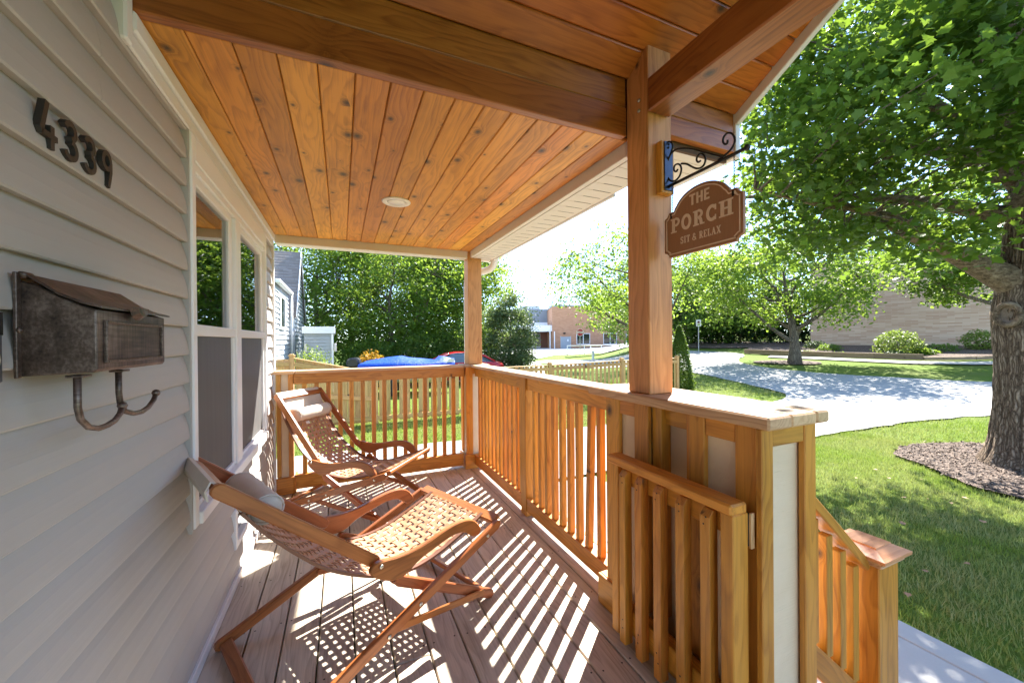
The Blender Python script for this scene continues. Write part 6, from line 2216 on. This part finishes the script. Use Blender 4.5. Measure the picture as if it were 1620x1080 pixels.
def brick_mat(name, c1, c2, mortar, bw, bh, ms=0.012, wave=None):
    k = Mat(name)
    p = k.n('TexCoord').outputs['Object']
    s = k.n('SeparateXYZ', Vector=p)
    q = k.n('CombineXYZ', X=k.math('ADD', s.outputs[0], s.outputs[1]), Y=s.outputs[2], Z=0.0)
    b = k.n('TexBrick', Vector=q, Color1=(*c1, 1), Color2=(*c2, 1), Mortar=(*mortar, 1), Scale=1.0)
    k.put(b, 'Brick Width', bw)
    k.put(b, 'Row Height', bh)
    k.put(b, 'Mortar Size', ms)
    k.put(b, 'Bias', -0.1)
    c = k.mix(k.math('MULTIPLY', k.noise(p, 0.5, 4), 0.35), b.outputs['Color'], c1)
    k.set(Base_Color=c, Roughness=0.9, Normal=k.bump(b.outputs['Fac'], -0.4, 0.01))
    return k.m


sb = thing('school_building', tuple(SO), 'far orange brick school with flat roof and white entrance canopy', 'building')
M_SBRICK = brick_mat('orange_school_brick', (0.40, 0.20, 0.11), (0.50, 0.27, 0.155), (0.44, 0.26, 0.17), 0.6, 0.19, 0.02)
U = 0.1275                                          # metres per photo pixel at that distance
sb_ = lambda n, x0, x1, y0, y1, z0, z1, ax, m, par=None, bv=0.0: board(n, x0, x1, y0, y1, z0, z1, ax, m, par or sb, bv, 0, MSB)
sb_('brick_wall', 0, 46, 0, 22, 0, 8.62, 'x', M_SBRICK)
sb_('coping', -0.15, 46.1, -0.15, 22, 8.625, 8.95, 'x', plain('grey_coping', (0.30, 0.34, 0.36), 0.5))
M_GREYM = plain('grey_metal_panel', (0.20, 0.22, 0.25), 0.5, nscale=1, namt=0.06)
sb_('upper_wall', -14, -0.02, 11, 22, 5.9, 9.0, 'x', M_GREYM)
sb_('upper_band', -14, -0.02, 10.6, 10.99, 4.75, 5.88, 'x', M_PAINTW)
sb_('roof_unit', -6.5, -1.5, 13, 17, 9.02, 10.0, 'x', M_GALV, None, 0.2)
sb_('entrance_wall', -14, -0.02, 11, 22, 0.0, 4.7, 'x', plain('brown_brick', (0.22, 0.10, 0.07), 0.9))
for i in range(4):
    x0 = -6.6 + i * 1.25
    dr = link('door', None, MSB @ Matrix.Translation((x0, 10.9, 0)), sb)
    sb_('frame', x0, x0 + 1.2, 10.93, 10.995, 0.02, 3.3, 'z', M_PAINTW, dr)
    sb_('pane', x0 + 0.1, x0 + 1.1, 10.90, 10.929, 0.3, 2.15, 'z', M_DARKGLASS, dr)
    sb_('pane', x0 + 0.1, x0 + 1.1, 10.90, 10.929, 2.3, 3.2, 'z', M_DARKGLASS, dr)
sb_('canopy', -12, 1.0, 0.5, 10.5, 3.55, 4.85, 'x', M_PAINTW, None, 0.05)
for x, y in ((-0.5, 1.0), (0.4, 0.9)):
    sb_('canopy_column', x - 0.09, x + 0.09, y - 1.3, y - 1.12, 0, 3.54, 'z', M_PAINTW)
dr = link('door', None, MSB @ Matrix.Translation((1.8, 0, 0)), sb)
sb_('leaf', 1.78, 3.70, -0.06, -0.01, 0.02, 2.45, 'z', plain('grey_steel_door', (0.30, 0.33, 0.36), 0.5), dr)
sb_('frame', 1.66, 1.779, -0.08, -0.01, 0.02, 2.57, 'z', M_GALV, dr)
sb_('frame', 3.701, 3.82, -0.08, -0.01, 0.02, 2.57, 'z', M_GALV, dr)
sb_('notice', 3.05, 3.3, -0.075, -0.061, 1.5, 1.9, 'z', M_PAINTW, dr)
sb_('wall_lamp', 2.2, 2.7, -0.4, -0.01, 3.0, 3.3, 'x', M_IRON, None, 0.08)
for x0 in (4.95, 10.45, 15.1):
    wi = link('window', None, MSB @ Matrix.Translation((x0, 0, 0.85)), sb)
    for k in range(2):
        sb_('pane', x0 + 0.10 + k * 1.35, x0 + 1.33 + k * 1.35, -0.03, -0.012, 0.95, 3.0, 'z', M_DARKGLASS, wi)
    sb_('frame', x0, x0 + 0.099, -0.08, -0.01, 0.83, 3.1, 'z', M_PAINTW, wi)
    sb_('frame', x0 + 1.331, x0 + 1.449, -0.08, -0.01, 0.95, 3.0, 'z', M_PAINTW, wi)
    sb_('frame', x0 + 2.681, x0 + 2.78, -0.08, -0.01, 0.83, 3.1, 'z', M_PAINTW, wi)
    sb_('sill', x0 + 0.1, x0 + 2.68, -0.12, -0.01, 0.83, 0.949, 'x', M_PAINTW, wi)
    sb_('frame', x0 + 0.1, x0 + 2.68, -0.08, -0.01, 3.001, 3.1, 'x', M_PAINTW, wi)
# white pipe guard rails in front of the school
for (px, n, sp, dep, lab) in ((26.0, 3, 2.0, 38.6, 'white pipe guard rail behind the stop sign'), (31.5, 3, 3.2, 40.5, 'long white pipe guard rail right of the stop sign')):
    gr_ = thing('guard_rail', (px, dep, GZ), lab, 'guard rail', 'white pipe guard rails')
    dirx = Vector((math.cos(yaw), -math.sin(yaw), 0))
    p0 = Vector((px, dep, GZ))
    for k in range(n):
        q = p0 + dirx * (sp * (k - 0.6))
        tube('post', [tuple(q), tuple(q + Vector((0, 0, 1.15)))], 0.055, M_PAINTW, gr_, 8)
    a_, b_ = p0 + dirx * (-0.6 * sp), p0 + dirx * (sp * (n - 1.6))
    for h_ in (1.12, 0.7):
        tube('rail', [tuple(a_ + Vector((0, 0, h_))), tuple(b_ + Vector((0, 0, h_)))], 0.045, M_PAINTW, gr_, 8)
hy = thing('bollard', (21.25, 28.9, GZ), 'squat white bollard standing in front of the stop sign', 'bollard')
lathe('body', [(0.16, 0.0), (0.16, 0.08), (0.10, 0.1), (0.10, 0.62), (0.15, 0.66), (0.13, 0.78), (0.05, 0.86)], 14, M_PAINTW, Matrix.Translation((21.25, 28.9, GZ)), hy)
lathe('side_cap', [(0.055, -0.19), (0.055, 0.19)], 10, M_PAINTW, Matrix.Translation((21.25, 28.9, GZ + 0.45)) @ Matrix.Rotation(rad(90), 4, 'X'), hy)

# ================================================================== low brick building on the right
M_RBRICK = brick_mat('tan_pink_brick', (0.58, 0.34, 0.225), (0.78, 0.57, 0.41), (0.66, 0.48, 0.36), 0.62, 0.098, 0.010)
BO = Vector((32.9, 17.6, 0.25))
ang_b = math.atan2(9.4 - 17.6, 35.6 - 32.9)
MB_ = Matrix.Translation(BO) @ Matrix.Rotation(ang_b, 4, 'Z')
bb = thing('brick_building', tuple(BO), 'long windowless tan brick building behind the planting bed', 'building')
board('wall', 0, 40, 0, 14, 0, 6.4, 'x', M_RBRICK, bb, 0, 0, MB_)
board('coping', -0.15, 40.1, -0.15, 14.1, 6.405, 6.7, 'x', M_GALV, bb, 0, 0, MB_)
board('dark_plinth', 6.5, 40, -0.02, -0.001, 0.0, 0.42, 'x', plain('dark_plinth', (0.05, 0.045, 0.06), 0.8), bb, 0, 0, MB_)
board('wall_lamp', -0.75, -0.02, 0.2, 0.7, 4.15, 4.5, 'x', M_PAINTW, bb, 0.08, 0, MB_)
wl = board('wall_lamp', 9.8, 10.0, -0.5, -0.02, 3.3, 3.95, 'z', M_IRON, bb, 0.02, 0, MB_)
board('lamp_arm', 9.2, 9.79, -0.3, -0.2, 3.82, 3.92, 'x', M_IRON, wl, 0.01, 0, MB_)
